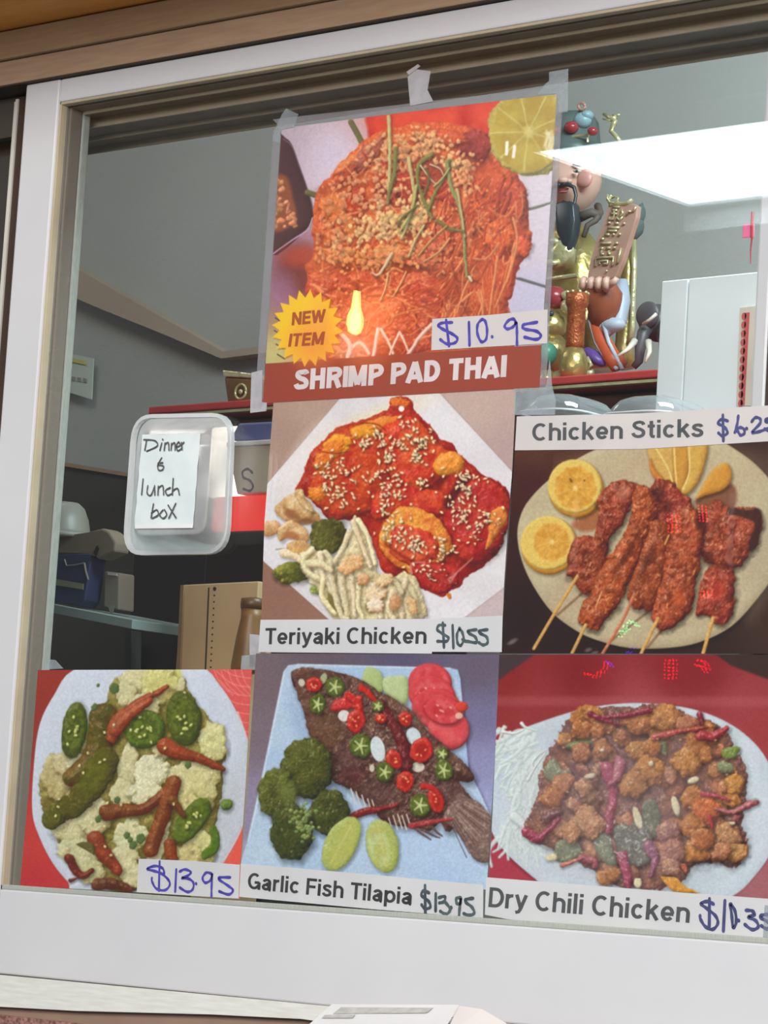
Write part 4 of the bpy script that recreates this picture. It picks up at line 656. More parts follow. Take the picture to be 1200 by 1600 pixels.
K['hair'] = mat('black_glaze', (58, 66, 72), .3, (48, 54, 60), 20)
K['lip'] = mat('red_lip', (196, 110, 104), .4)
K['robe'] = mat('rust_robe', (164, 88, 58), .45, (150, 76, 50), 16)
K['orangerobe'] = mat('orange_robe', (206, 92, 50), .4, (190, 78, 44), 16)
K['silk'] = mat('white_blue_lining', (196, 202, 214), .4, (176, 184, 202), 12)
K['tealhat'] = mat('teal_hat', (104, 118, 114), .4, (84, 100, 98), 16)
K['paleblue'] = mat('pale_blue_enamel', (150, 182, 192), .35)
K['redbead'] = mat('red_bead', (168, 60, 66), .25)
K['purple'] = mat('purple_enamel', (104, 70, 150), .4)
K['greenball'] = mat('jade_green', (90, 172, 144), .35)
K['elephant'] = mat('dark_elephant', (92, 84, 88), .45, (78, 70, 74), 14)
K['ivory'] = mat('ivory', (226, 218, 202), .35)

# ------------------------------------------------------------------ structure: the service window
win = setting('window_1')
def part(name, bm, m, parent, **k): return obj(name, bm, K[m] if isinstance(m, str) else m, parent, **k)
ZT, ZB = P(92, 159).z, P(0, 1389).z                       # glass opening
XL, XR = -0.5035, 0.80
FY = -.012
ZR = P(88, 124, FY).z; ZL = P(0, 1522, FY).z; XS = P(40.6, 133.7, FY).x; XG = P(91, 162, FY).x
bm = BM(); box(bm, XS, XG, FY, .03, ZL, ZR); part('stile', bm, 'white', win, bevel=.0025)
bm = BM(); box(bm, XG + .0006, XR, FY + .0006, .028, P(92, 159, FY).z, ZR - .0004); part('top_rail', bm, 'white', win, bevel=.002)
bm = BM(); box(bm, XG + .0006, XR, FY + .0006, .028, ZL, P(0, 1389, FY).z); part('bottom_rail', bm, 'white', win, bevel=.002)
bm = BM(); box(bm, XR, XR + .08, FY, .03, ZL, ZR); part('stile', bm, 'white', win, bevel=.002)
# glazing beads round the pane
zt, zb = P(92, 159, FY).z, P(0, 1389, FY).z
bm = BM(); box(bm, XG, XG + .003, -.010, .0, zb, zt); part('glazing_bead', bm, 'ridge', win, bevel=.0008)
bm = BM(); box(bm, XG, XR, -.010, 0, zt - .003, zt); part('glazing_bead', bm, 'ridge', win, bevel=.0008)
bm = BM(); box(bm, XG, XR, -.010, 0, zb, zb + .005); part('glazing_bead', bm, 'jamb', win, bevel=.0008)
bm = BM(); box(bm, XG, XR, -.005, -.001, zb - .004, zt + .004); part('glass_pane', bm, 'glass', win)
# inner jamb and head track behind the pane
bm = BM(); box(bm, XG - .01, XG + .004, .004, .021, zb - .02, zt + .02); part('jamb', bm, 'bronze', win, bevel=.001)
bm = BM(); box(bm, XG - .01, XG + .005, .022, .033, zb - .02, zt + .02); part('jamb', bm, 'jamb', win, bevel=.002)
bm = BM(); box(bm, XG + .0045, XR, .004, .034, zt - .004, zt + .03); part('head_track', bm, 'darktrack', win, bevel=.001)
bm = BM(); box(bm, -.95, XR, .034, .05, zt - .004, zt + .03); part('head_track', bm, 'darktrack', win, bevel=.001)
bm = BM(); box(bm, -.95, XR, .05, .125, zt - .012, zt + .03); part('head_track', bm, 'darktrack', win, bevel=.002)
for y, z in ((.022, -.0075), (.05, -.014), (.086, -.0165), (.122, -.019)):
    bm = BM(); box(bm, XG + .006 if y < .04 else -.94, XR, y - .0015, y + .0015, zt + z, zt - .002); part('track_ridge', bm, 'ridge', win, bevel=.0005)
bm = BM(); box(bm, XG - .01, XR, .005, .07, zb - .02, zb + .001); part('sill_track', bm, 'jamb', win)
# second sash behind on the right
xs = P(1186.5, 315, .05).x
bm = BM(); box(bm, xs, xs + .016, .05, .066, zb, zt - .02); part('inner_stile', bm, 'white', win, bevel=.003)
bm = BM(); box(bm, xs + .016, xs + .026, .05, .066, zb, zt - .02); part('inner_stile_gasket', bm, 'darkbrown', win, bevel=.001)
# next window on the left: dark room behind a metal edge
win2 = setting('window_2')
bm = BM(); box(bm, -1.6, XS - .0315, .02, .045, ZR - .045, ZR); part('head_track', bm, 'darkroom', win2, bevel=.001)
bm = BM(); box(bm, -1.6, XS - .004, .03, .045, ZR - .032, ZR); part('head_track', bm, 'darkroom', win2, bevel=.001)
xa = P(23, 200, .02).x; xb = P(31.5, 200, .02).x
bm = BM(); box(bm, xa - .0015, xa + .0015, .018, .024, ZL, P(23, 160, .02).z); part('pane_edge', bm, 'metal', win2)
bm = BM(); box(bm, xb - .0018, xb + .0018, .012, .024, ZL, P(31, 158, .02).z); part('pane_edge', bm, 'metal', win2)
bm = BM(); box(bm, xa + .002, xb - .002, .024, .03, ZL, P(27, 156, .02).z); part('channel', bm, 'darkbrown', win2)
bm = BM(); box(bm, xb + .002, XS + .004, .014, .03, ZL, P(27, 156, .02).z); part('channel', bm, 'darkbrown', win2)
for z in (185, 192): bm = BM(); zz = P(10, z, .03).z; box(bm, -1.6, xa - .002, .026, .03, zz - .0015, zz + .0015); part('head_ridge', bm, 'ridge', win2)
bm = BM(); box(bm, -1.6, xa, .0285, .0325, ZL, P(10, 194, .03).z); part('glass_pane', bm, 'glass', win2)
bm = BM(); box(bm, -1.65, -.585, .055, .06, ZL - .1, ZR + .05); part('dark_blind', bm, 'darkroom', win2)  # dark board put in for the unlit room behind this window
# header above, sill and counter below
head = setting('trim_1', (0, 0, ZR))
z1 = P(0, 97, -.018).z; z2 = P(0, 50, -.024).z
bm = BM(); box(bm, -1.7, 1.1, -.018, .03, ZR + .0015, z1); part('lower_band', bm, 'tan', head, bevel=.0015)
bm = BM(); box(bm, -1.7, 1.1, -.024, .03, z1 + .0006, z2); part('upper_band', bm, 'tan2', head, bevel=.0015)
bm = BM(); box(bm, -1.7, 1.1, -.017, .03, ZR + .0, ZR + .0016); part('seam', bm, 'hole', head)
bm = BM(); box(bm, -1.7, 1.1, -.34, .03, z2 + .0015, z2 + .09); so = obj('trim_2', bm, K['orange']); so['kind'] = 'structure'
bm = BM(); box(bm, -1.7, 1.1, .0, .03, z2 + .09, 2.62); wf = obj('wall_front', bm, K['tan2']); wf['kind'] = 'structure'
bm = BM(); pxprism(bm, [(-60, 1517.5), (0, 1523.5), (520, 1573), (1300, 1650), (1300, 1690), (620, 1612), (470, 1592), (330, 1585), (120, 1579.5), (0, 1573), (-60, 1570)], -.036, .007)
sl = obj('trim_3', bm, K['marble'], bevel=.001); sl['kind'] = 'structure'
bm = BM(); z3 = P(0, 1574, -.03).z; z4 = P(0, 1584, -.034).z
box(bm, -1.7, 1.1, -.0288, -.0125, z4 - .06, ZL - .003); ap = obj('trim_4', bm, K['shadowgap']); ap['kind'] = 'structure'
bm = BM(); box(bm, -1.7, 1.1, -.034, .03, .0, z4 - .001); gr = obj('wall_counter', bm, K['granite'], bevel=.001); gr['kind'] = 'structure'

# ------------------------------------------------------------------ kitchen shell
def struct(name, bm, m): o = obj(name, bm, K[m]); o['kind'] = 'structure'; return o
YB = 1.30
bm = BM(); box(bm, -3.2, 1.7, YB, YB + .08, 0, 2.62); struct('wall_back', bm, 'wall')
bm = BM(); box(bm, -3.25, -3.15, .36, YB, 0, 2.62); struct('wall_left', bm, 'wall')
bm = BM(); box(bm, 1.6, 1.7, .1, YB, 0, 2.62); struct('wall_right', bm, 'wall')
bm = BM(); box(bm, -3.25, 1.7, .031, YB + .08, 2.62, 2.7); struct('ceiling', bm, 'wall')
bm = BM(); box(bm, -3.25, 1.7, .031, YB, -.05, 0); struct('floor', bm, 'greybox')
bm = BM(); box(bm, XR + .08, 1.7, -.03, .03, ZL, ZR); struct('wall_front', bm, 'tan2')
bm = BM(); pxprism(bm, [(40, 372), (150, 437), (250, 494), (348, 549), (440, 536), (440, 548), (345, 560), (250, 520), (160, 484), (40, 432)], 1.272, .027); struct('trim_5', bm, 'wall_warm')

# ------------------------------------------------------------------ ceiling fixture of the dining room, lamp and sign seen in the glass
zc = 2.5; y0, y1, x0, x1 = -2.315, -2.825, -1.70, -0.40
fx = thing('ceiling_light', 'white ceiling light panel whose bright reflection lies across the upper right glass', 'ceiling light', (-1.05, -2.57, zc))
bm = BM(); box(bm, x0, x1, y1, y0, zc, zc + .012); part('diffuser', bm, 'panelglow', fx)
bm = BM()
for a in ((x0 - .03, x0, y1 - .03, y0 + .03), (x1, x1 + .03, y1 - .03, y0 + .03), (x0, x1, y0, y0 + .03), (x0, x1, y1 - .03, y1)): box(bm, *a, zc - .006, zc + .04)
part('frame', bm, 'white', fx)
bm = BM(); box(bm, x0 - .03, x1 + .03, y1 - .036, y1 - .0305, zc - .05, zc + .03); part('reflector_lip', bm, 'white', fx)  # added lip standing in for the panel's second, ghost reflection
bm = BM(); box(bm, x0, x1, y1, y0, zc + .014, zc + .05); part('housing', bm, 'white', fx)
def mirror(px, py, d):                # real point whose reflection in the pane shows at (px, py), d metres in front of it
    v = P(px, py, d); return Vector((v.x, -v.y, v.z))
c = mirror(560, 484, 1.5)
lp = thing('hanging_lamp', 'small orange lamp glowing as a hot spot in the laminated poster', 'lamp', c + Vector((0, 0, .05)))
bm = BM(); lathe(bm, c + Vector((0, 0, -.02)), [(.002, -.022), (.008, -.018), (.0115, -.006), (.011, .008), (.006, .02), (.003, .05)], 16); part('bulb', bm, 'warmbulb', lp, smooth=True)
bm = BM(); N_ = 28; dy = -.03          # added glowing disc imitating the laminate's halo round the bulb, brightest at its middle
ra = [bm.verts.new(c + Vector((.10 * math.cos(k * 2 * math.pi / N_), dy, .115 * math.sin(k * 2 * math.pi / N_)))) for k in range(N_)]; rb_ = [bm.verts.new(v.co + Vector((0, -.012, 0))) for v in ra]
bm.faces.new(ra); bm.faces.new(rb_[::-1])
for k in range(N_): bm.faces.new((ra[k], rb_[k], rb_[(k + 1) % N_], ra[(k + 1) % N_]))
nt = K['shadeglow'].node_tree; em = [n for n in nt.nodes if n.type == 'EMISSION'][0]; tc = [n for n in nt.nodes if n.type == 'TEX_COORD'][0]
vd = nt.nodes.new('ShaderNodeVectorMath'); vd.operation = 'DISTANCE'; vd.inputs[1].default_value = c + Vector((0, dy, -.02)); nt.links.new(tc.outputs['Object'], vd.inputs[0])
mr = nt.nodes.new('ShaderNodeMapRange'); mr.interpolation_type = 'SMOOTHSTEP'; mr.inputs[1].default_value = .0; mr.inputs[2].default_value = .10; mr.inputs[3].default_value = 7.0; mr.inputs[4].default_value = .1; nt.links.new(vd.outputs['Value'], mr.inputs[0]); nt.links.new(mr.outputs[0], em.inputs[1])
part('shade', bm, 'shadeglow', lp)
bm = BM(); lathe(bm, c, [(.005, .03), (.007, .036), (.007, .06), (.003, .066)], 12); part('socket', bm, 'black', lp)
bm = BM(); tube(bm, [c + Vector((0, 0, .064)), c + Vector((0, 0, .9))], .002, 6); part('cord', bm, 'black', lp)
c0 = mirror(1030, 930, 1.2)
sg = thing('led_sign', 'dark board of red green and violet LEDs reflected in the right hand posters', 'sign', c0)
rr = random.Random(5); bulbs = []
def dots(mk, pts, n=9, j=0):
    p = spline(pts, 6, False) if len(pts) > 2 else np.array(pts, float); s = np.linspace(0, len(p) - 1, n)
    for t in s: i = int(t); q = p[i] + (p[min(i + 1, len(p) - 1)] - p[i]) * (t - i); bulbs.append((q[0] + rr.uniform(-j, j), q[1] + rr.uniform(-j, j), mk))
for x in (1098, 1104): dots('ledred', [(x, 792), (x + 2, 815)], 6)
for x in (1050, 1057, 1063): dots('ledred', [(x, 806), (x + 1, 832)], 6, 1)
for x in (1046, 1053, 1059): dots('ledred', [(x, 1032), (x, 1060)], 6, 1)
dots('ledred', [(1096, 1032), (1106, 1036), (1112, 1046)], 8, 1); dots('ledred', [(1092, 1040), (1102, 1042), (1106, 1050)], 7, 1); dots('ledred', [(918, 1053), (935, 1057), (946, 1048), (952, 1036)], 14, 2)
for x in (1101, 1107, 1113): dots('ledred', [(x, 925), (x + 1, 934)], 3, 1)
dots('ledgreen', [(974, 994), (982, 978), (990, 972), (1000, 978)], 12, 2); dots('ledgreen', [(976, 988), (986, 984)], 5, 1); dots('ledviolet', [(955, 1036), (960, 1042)], 4, 2); dots('ledviolet', [(985, 1020), (995, 1014)], 3, 3)
bm = BM(); blob(bm, (0, 0, 0), (.0016, .0016, .0016), sub=1); bm2 = {}
for mk in ('ledred', 'ledgreen', 'ledviolet'):
    b = bm.copy(); me = bpy.data.meshes.new('led_bulb'); b.to_mesh(me); b.free(); me.materials.append(K[mk]); bm2[mk] = me
bm.free()
for a, b, mk in bulbs:
    o = bpy.data.objects.new('led_bulb', bm2[mk]); COL.objects.link(o); o.parent = sg; o.location = mirror(a, b, 1.2) - c0
q = [mirror(a, b, 1.203) for a, b in ((900, 780), (1130, 780), (1130, 1075), (900, 1075))]
bm = BM(); xs_ = [v.x for v in q]; zs_ = [v.z for v in q]; box(bm, min(xs_), max(xs_), q[0].y - .012, q[0].y - .001, min(zs_), max(zs_)); part('board', bm, 'glass', sg)

# ------------------------------------------------------------------ posters
GAIN = 1.17
def canvas_image(name, bb, painter, res=.00055):
    x0, x1, z0, z1 = bb; W = int((x1 - x0) / res); H = int((z1 - z0) / res)
    xs = x0 + (np.arange(W) + .5) * (x1 - x0) / W; zs = z1 - (np.arange(H) + .5) * (z1 - z0) / H
    X, Z = np.meshgrid(xs, zs); PX, PY = project(X, 0.0, Z); cv = Canvas(PX, PY); painter(cv)
    a = np.clip(cv.rgb, 0, 1); l = np.where(a <= .04045, a / 12.92, ((a + .055) / 1.055) ** 2.4); l = np.clip(l * GAIN - .014, .004, .92)
    s = np.where(l <= .0031308, l * 12.92, 1.055 * l ** (1 / 2.4) - .055)
    buf = np.ones((H, W, 4), np.float32); buf[..., :3] = s[::-1]
    im = bpy.data.images.new(name, W, H); im.pixels.foreach_set(buf.ravel()); im.update(); im.pack(); return im
def print_mat(name, im):
    m = bpy.data.materials.new(name); m.use_nodes = True; nt = m.node_tree; b = nt.nodes['Principled BSDF']; b.inputs['Roughness'].default_value = .5; b.inputs['Specular IOR Level'].default_value = .3
    t = nt.nodes.new('ShaderNodeTexImage'); t.image = im; t.extension = 'EXTEND'
    tc = nt.nodes.new('ShaderNodeTexCoord'); n = nt.nodes.new('ShaderNodeTexNoise'); n.inputs['Scale'].default_value = 900
    mx = nt.nodes.new('ShaderNodeMix'); mx.data_type = 'RGBA'; mx.blend_type = 'OVERLAY'; mx.inputs[0].default_value = .10
    nt.links.new(tc.outputs['Object'], n.inputs['Vector']); nt.links.new(t.outputs[0], mx.inputs[6]); nt.links.new(n.outputs['Fac'], mx.inputs[7]); nt.links.new(mx.outputs[2], b.inputs['Base Color']); return m
T0 = .0003
def sheet(name, pts, y, m, parent, bb=None):
    v = [P(a, b, 0) for a, b in pts]
    for q in v: q.y = y
    bm = BM(); prism(bm, v, T0); o = obj(name, bm, m if not isinstance(m, str) else K[m], parent)
    if bb:
        uv = o.data.uv_layers.new(name='UVMap'); x0, x1, z0, z1 = bb
        for l in o.data.loops: c = o.data.vertices[l.vertex_index].co; uv.data[l.index].uv = ((c.x - x0) / (x1 - x0), (c.z - z0) / (z1 - z0))
    return o
def poster(pts, y, label, painter, title):
    v = [P(a, b, 0) for a, b in pts]; x0, x1, z0, z1 = min(q.x for q in v), max(q.x for q in v), min(q.z for q in v), max(q.z for q in v)
    t = thing('menu_poster', label, 'poster', ((x0 + x1) / 2, y, z0), 'food posters taped to the window')
    bb = (x0, x1, z0, z1); sheet('print', pts, y, print_mat(title, canvas_image(title, bb, painter)), t, bb); return t
def arc(cx, cy, rx, ry, a0, a1, n=14): return [(cx + rx * math.cos(math.radians(a0 + (a1 - a0) * k / n)), cy + ry * math.sin(math.radians(a0 + (a1 - a0) * k / n))) for k in range(n + 1)]
def glyph(c, w):                      # centre lines of a bold grotesque alphabet, cap height 1
    h = w / 2; x = .73; V = lambda a, y0=0, y1=1: [(a, y0), (a, y1)]
    S = [(.44, .55), (.39, .63), (.27, x - h * .9), (.13, .61), (.10, .51), (.2, .415), (.34, .36), (.43, .27), (.41, .14), (.26, h * .9), (.11, .12), (.05, .22)]
    G = {'n': (.58, [V(h, 0, x), arc(.29, x - h - .2, .29 - h, .2, 180, 0) + [(.58 - h, 0)]]), 'h': (.58, [V(h), arc(.29, x - h - .2, .29 - h, .2, 180, 0) + [(.58 - h, 0)]]),
         'r': (.36, [V(h, 0, x), arc(.31, x - h - .2, .31 - h, .2, 180, 80)]), 'i': (.18, [V(h, 0, x), V(h, .84, 1)]), 'l': (.18, [V(h)]), 'c': (.56, [arc(.29, x / 2, .29 - h, x / 2 - h, 42, 318, 24)]),
         'e': (.58, [arc(.29, x / 2, .29 - h, x / 2 - h, 0, 322, 26), [(h, x / 2 - .02), (.58 - h * .4, x / 2 - .02)]]),
         'a': (.56, [arc(.275, x - h - .165, .18, .165, 165, 0) + [(.455, .16), (.475, .02), (.52, .02)], arc(.245, .215, .245 - h, .215 - h, 0, 360, 22), [(.25, .40), (.455, .46)]]),
         's': (.52, [[tuple(q) for q in spline(S, 4, False)]]), 'k': (.55, [V(h), [(h, .27), (.47, x)], [(.24, .43), (.5, 0)]]), 'y': (.55, [[(.06, x), (.29, .04)], [(.5, x), (.27, .02), (.2, -.12), (.05, -.16)]]),
         't': (.34, [[(.17, .95), (.17, .17), (.2, .1), (.33, .075)], [(0, .665), (.33, .665)]]), 'p': (.6, [V(h, -.24, x), arc(.31, x / 2, .31 - h, x / 2 - h, 0, 360, 24)]),
         'T': (.62, [[(0, 1 - h), (.62, 1 - h)], V(.31)]), 'C': (.72, [arc(.38, .5, .38 - h, .5 - h, 48, 312, 26)]), 'G': (.76, [arc(.38, .5, .38 - h, .5 - h, 48, 330, 26), [(.4, .43), (.76 - h, .43)], V(.76 - h, 0, .45)]),
         'S': (.66, [[(q[0] * 1.25 + .01, q[1] * 1.37) for q in spline(S, 4, False)]]), 'D': (.7, [V(h), [(h, 1 - h), (.3, 1 - h)] + arc(.3, .5, .4 - h, .5 - h, 90, -90, 18) + [(h, h)]]), 'F': (.58, [V(h), [(0, 1 - h), (.58, 1 - h)], [(0, .5), (.52, .5)]]),
         'H': (.7, [V(h), V(.7 - h), [(h, .52), (.7 - h, .52)]]), 'R': (.68, [V(h), [(h, 1 - h), (.4, 1 - h)] + arc(.4, .71, .24 - h * .4, .29 - h, 90, -90, 12) + [(h, .42 + h * .1)], [(.42, .44), (.6, 0)]]), 'I': (.18, [V(h)]), 'M': (.84, [V(h), V(.84 - h), [(h * 1.3, .96), (.42, .08)], [(.84 - h * 1.3, .96), (.42, .08)]]),
         'P': (.64, [V(h), [(h, 1 - h), (.38, 1 - h)] + arc(.38, .69, .26 - h * .6, .31 - h, 90, -90, 12) + [(h, .38 + h * .1)]]), 'A': (.7, [[(.06, 0), (.35, .97)], [(.64, 0), (.35, .97)], [(.14, .27), (.56, .27)]]), 'N': (.7, [V(h), V(.7 - h), [(h, .97), (.7 - h, .03)]]),
         'E': (.6, [V(h), [(0, 1 - h), (.6, 1 - h)], [(0, .51), (.56, .51)], [(0, h), (.6, h)]]), 'W': (.96, [[(.06, 1), (.26, .02)], [(.48, .96), (.26, .02)], [(.48, .96), (.7, .02)], [(.9, 1), (.7, .02)]])}
    return G[c]
def lettering(s, start, end, captop, y, m, parent, w=.165, name='lettering'):
    runs = []; cx = 0
    for c in s:
        if c == ' ': cx += .30; continue
        g, st = glyph(c, w)
        for q in st: runs.append([(a + cx, b) for a, b in q])
        cx += g + (.085 if c.islower() else .075)
    tot = cx - .08; O, E, T = P(*start), P(*end), P(*captop); U = (E - O) / tot; Vv = T - O; bm = BM(); k = 0
    for q in runs:
        n = len(q); L, R = [], []; k += 1; yy = y - (k % 6) * 1.5e-5
        for i in range(n):
            a, b = q[max(i - 1, 0)], q[min(i + 1, n - 1)]; dx, dy = b[0] - a[0], b[1] - a[1]; l = math.hypot(dx, dy) or 1; nx, ny = -dy / l * w / 2, dx / l * w / 2
            for arr, sg in ((L, 1), (R, -1)): v = O + U * (q[i][0] + sg * nx) + Vv * (q[i][1] + sg * ny); arr.append(bm.verts.new((v.x, yy, v.z)))
        for i in range(n - 1): bm.faces.new((L[i], L[i + 1], R[i + 1], R[i]))
    return obj(name, bm, K[m], parent)
def pen(strokes, off, sc, w, y, m, parent, name='handwriting', plane=0.0):
    bm = BM()
    for si, s in enumerate(strokes):
        q = [(off[0] + a / sc, off[1] + b / sc) for a, b in s]
        if len(q) == 1: q = [q[0], (q[0][0] + .8, q[0][1] + 1.2)]
        q = spline(q, 6, False) if len(q) > 2 else q
        v = [P(a, b, plane) for a, b in q]
        for k in v: k.y = y - si * 3e-5
        ribbon(bm, v, w)
    return obj(name, bm, K[m], parent)
PW = D2 = .0009  # metres per photograph pixel, about
# teriyaki
y = .0030
t = poster([(424.5, 622), (803.3, 600), (797, 735), (791, 810), (784, 917), (782, 1012), (403, 1012), (405, 968), (410, 815)], y, 'teriyaki chicken poster with red glazed chicken and sesame on a white plate', paint_teriyaki, 'print_teriyaki')
cs_ = sheet('caption_strip', [(404.5, 968), (676, 966.5), (672, 1021), (401, 1018.5)], y - .0006, 'paper', t); cs_['label'] = 'white caption strip reading Teriyaki Chicken'
lettering('Teriyaki Chicken', (411.5, 1006.5), (664, 1005.5), (412.5, 981), y - .0008, 'ink_black', cs_)
pt = sheet('price_tag', [(672, 966.5), (783, 961.5), (781.5, 1018.5), (671, 1018)], y - .0008, 'paper', t); pt['label'] = 'handwritten price tag reading $10.55'
pen([[(540, 870), (490, 870), (475, 905), (520, 940), (565, 970), (550, 1000), (475, 1000)], [(520, 850), (530, 1050)], [(600, 870), (607, 1055)], [(660, 895), (637, 940), (640, 1010), (665, 1035), (690, 990), (680, 930), (655, 892)], [(680, 985), (712, 1002)], [(795, 905), (730, 915), (735, 935), (785, 965), (795, 1010), (720, 1000)], [(885, 905), (820, 915), (825, 935), (878, 965), (885, 1012), (850, 1030), (815, 1010)]], (590, 810), 5.217, .0030, y - .0010, 'ink_teal', pt)
sheet('tape', [(386, 990), (404, 992), (402, 1040), (386, 1042)], y + .0006, 'tape_w', t)
# chicken sticks
t = poster([(802, 696), (900, 690), (1262, 680), (1262, 1021), (778, 1020.5)], y, 'chicken sticks poster with skewers and lemon slices on a cream plate', paint_chicken_sticks, 'print_chicken_sticks')
cs_ = sheet('caption_strip', [(805, 650), (808, 650), (1000, 645), (1262, 629), (1262, 685), (1000, 701), (802, 703)], y - .0006, 'paper_w', t); cs_['label'] = 'white caption strip reading Chicken Sticks with a price in blue marker'
lettering('Chicken Sticks', (829, 688.5), (1097, 682), (829.5, 661), y - .0008, 'ink_grey', cs_)
pen([[(845, 95), (795, 80), (762, 112), (820, 150), (842, 195), (800, 222), (765, 195)], [(803, 42), (808, 265)], [(935, 50), (926, 120), (905, 192)], [(905, 190), (945, 150), (985, 165), (985, 200), (955, 215), (930, 180)], [(1005, 155)], [(1050, 100), (1080, 65), (1120, 75), (1120, 115), (1055, 190), (1110, 185), (1190, 158)], [(1262, 62), (1180, 76), (1170, 98), (1220, 115), (1245, 150), (1200, 178), (1160, 160)]], (980, 640), 5.4545, .0028, y - .0009, 'ink_navy', cs_)
# dry chili
t = poster([(777, 1022.5), (1262, 1022.5), (1262, 1415), (1087, 1402), (760, 1376), (765, 1299), (771, 1167)], y, 'dry chili chicken poster with fried pieces and red chilies on an oval plate', paint_dry_chili, 'print_dry_chili')
cs_ = sheet('caption_strip', [(757, 1370.5), (1088, 1396.5), (1083, 1460), (900, 1449), (790, 1436), (755, 1429)], y - .0006, 'paper', t); cs_['label'] = 'white caption strip reading Dry Chili Chicken'
lettering('Dry Chili Chicken', (760.5, 1417), (1075, 1442), (763, 1386), y - .0008, 'ink_grey', cs_)
pt = sheet('price_tag', [(1088, 1396), (1142, 1400), (1262, 1409), (1262, 1478), (1083, 1460)], y - .0008, 'paper', t); pt['label'] = 'handwritten price tag reading $10.35'
pen([[(745, 1005), (700, 983), (642, 1000), (690, 1040), (760, 1100), (780, 1160), (740, 1210), (680, 1190), (640, 1130), (635, 1098)], [(712, 960), (710, 1190)], [(838, 975), (825, 1225)], [(880, 1005), (893, 1090), (905, 1195), (930, 1150), (920, 1060), (885, 1002)], [(948, 1135)], [(1010, 1055), (1060, 1060), (1080, 1090), (1030, 1110), (1090, 1140), (1110, 1190), (1060, 1212), (1000, 1170)], [(1205, 1088), (1140, 1095), (1130, 1115), (1190, 1150), (1222, 1185), (1180, 1207), (1135, 1180)]], (970, 1220), 5.217, .0031, y - .0010, 'ink_navy', pt)
sheet('tape', [(1193, 1414), (1212, 1415), (1212, 1470), (1190, 1468)], y - .0014, 'tape', t)
# garlic fish
t = poster([(397, 1020.5), (777, 1022), (771, 1167), (757, 1390), (373, 1355), (385, 1200)], y, 'garlic fish tilapia poster with a fried fish on a pale blue tray', paint_garlic_fish, 'print_garlic_fish')
cs_ = sheet('caption_strip', [(373.5, 1349), (580, 1366.5), (752.5, 1382.5), (752, 1434.5), (580, 1420.5), (371, 1401)], y - .0006, 'paper', t); cs_['label'] = 'white caption strip reading Garlic Fish Tilapia with a price'
lettering('Garlic Fish Tilapia', (384, 1388.5), (641, 1414), (386, 1363), y - .0008, 'ink_black', cs_)
pen([[(535, 1010), (490, 990), (470, 1030), (530, 1080), (545, 1130), (500, 1145), (470, 1110)], [(500, 945), (503, 1185)], [(592, 1015), (590, 1165)], [(618, 1050), (668, 1040), (665, 1082), (622, 1095)], [(675, 1090), (715, 1150), (680, 1190), (630, 1165)], [(722, 1130)], [(805, 1050), (770, 1055), (770, 1095), (800, 1100), (806, 1055), (795, 1150), (790, 1225)], [(910, 1055), (850, 1065), (850, 1090), (900, 1130), (920, 1180), (880, 1200), (830, 1185)]], (570, 1210), 5.4545, .0032, y - .0008, 'ink_teal', cs_)
# cauliflower
t = poster([(56, 1046.5), (390, 1045.5), (380, 1230), (372, 1350), (372, 1404), (212, 1394.5), (28, 1383.5), (42, 1230)], y, 'cauliflower poster with green jalapeno slices and red chilies on a white plate', paint_cauliflower, 'print_cauliflower')
pt = sheet('price_tag', [(214, 1341.5), (300, 1345), (372, 1351), (370, 1404), (290, 1399), (211, 1394)], y - .0006, 'paper', t); pt['label'] = 'handwritten price tag reading $13.95'
pen([[(325, 930), (310, 880), (240, 858), (165, 885), (230, 905), (300, 930), (365, 990), (375, 1040), (330, 1085), (250, 1070), (210, 1000), (210, 970)], [(282, 815), (275, 1090)], [(438, 890), (428, 1100)], [(470, 910), (520, 890), (575, 915), (545, 950), (490, 970), (560, 980), (600, 1020), (590, 1080), (540, 1100), (470, 1060)], [(622, 1020)], [(770, 930), (720, 920), (685, 970), (710, 1015), (760, 990), (775, 930), (770, 1050), (768, 1145)], [(945, 965), (850, 965), (840, 985), (920, 1040), (970, 1085), (930, 1125), (840, 1095)]], (200, 1210), 6.0, .0028, y - .0008, 'ink_blue', pt)
sheet('tape', [(66, 1046), (74, 1030), (84, 1031), (96, 1044)], y - .0006, 'tape', t); sheet('tape', [(374, 1024), (397, 1022), (394, 1046), (372, 1046)], y + .0006, 'tape', t)
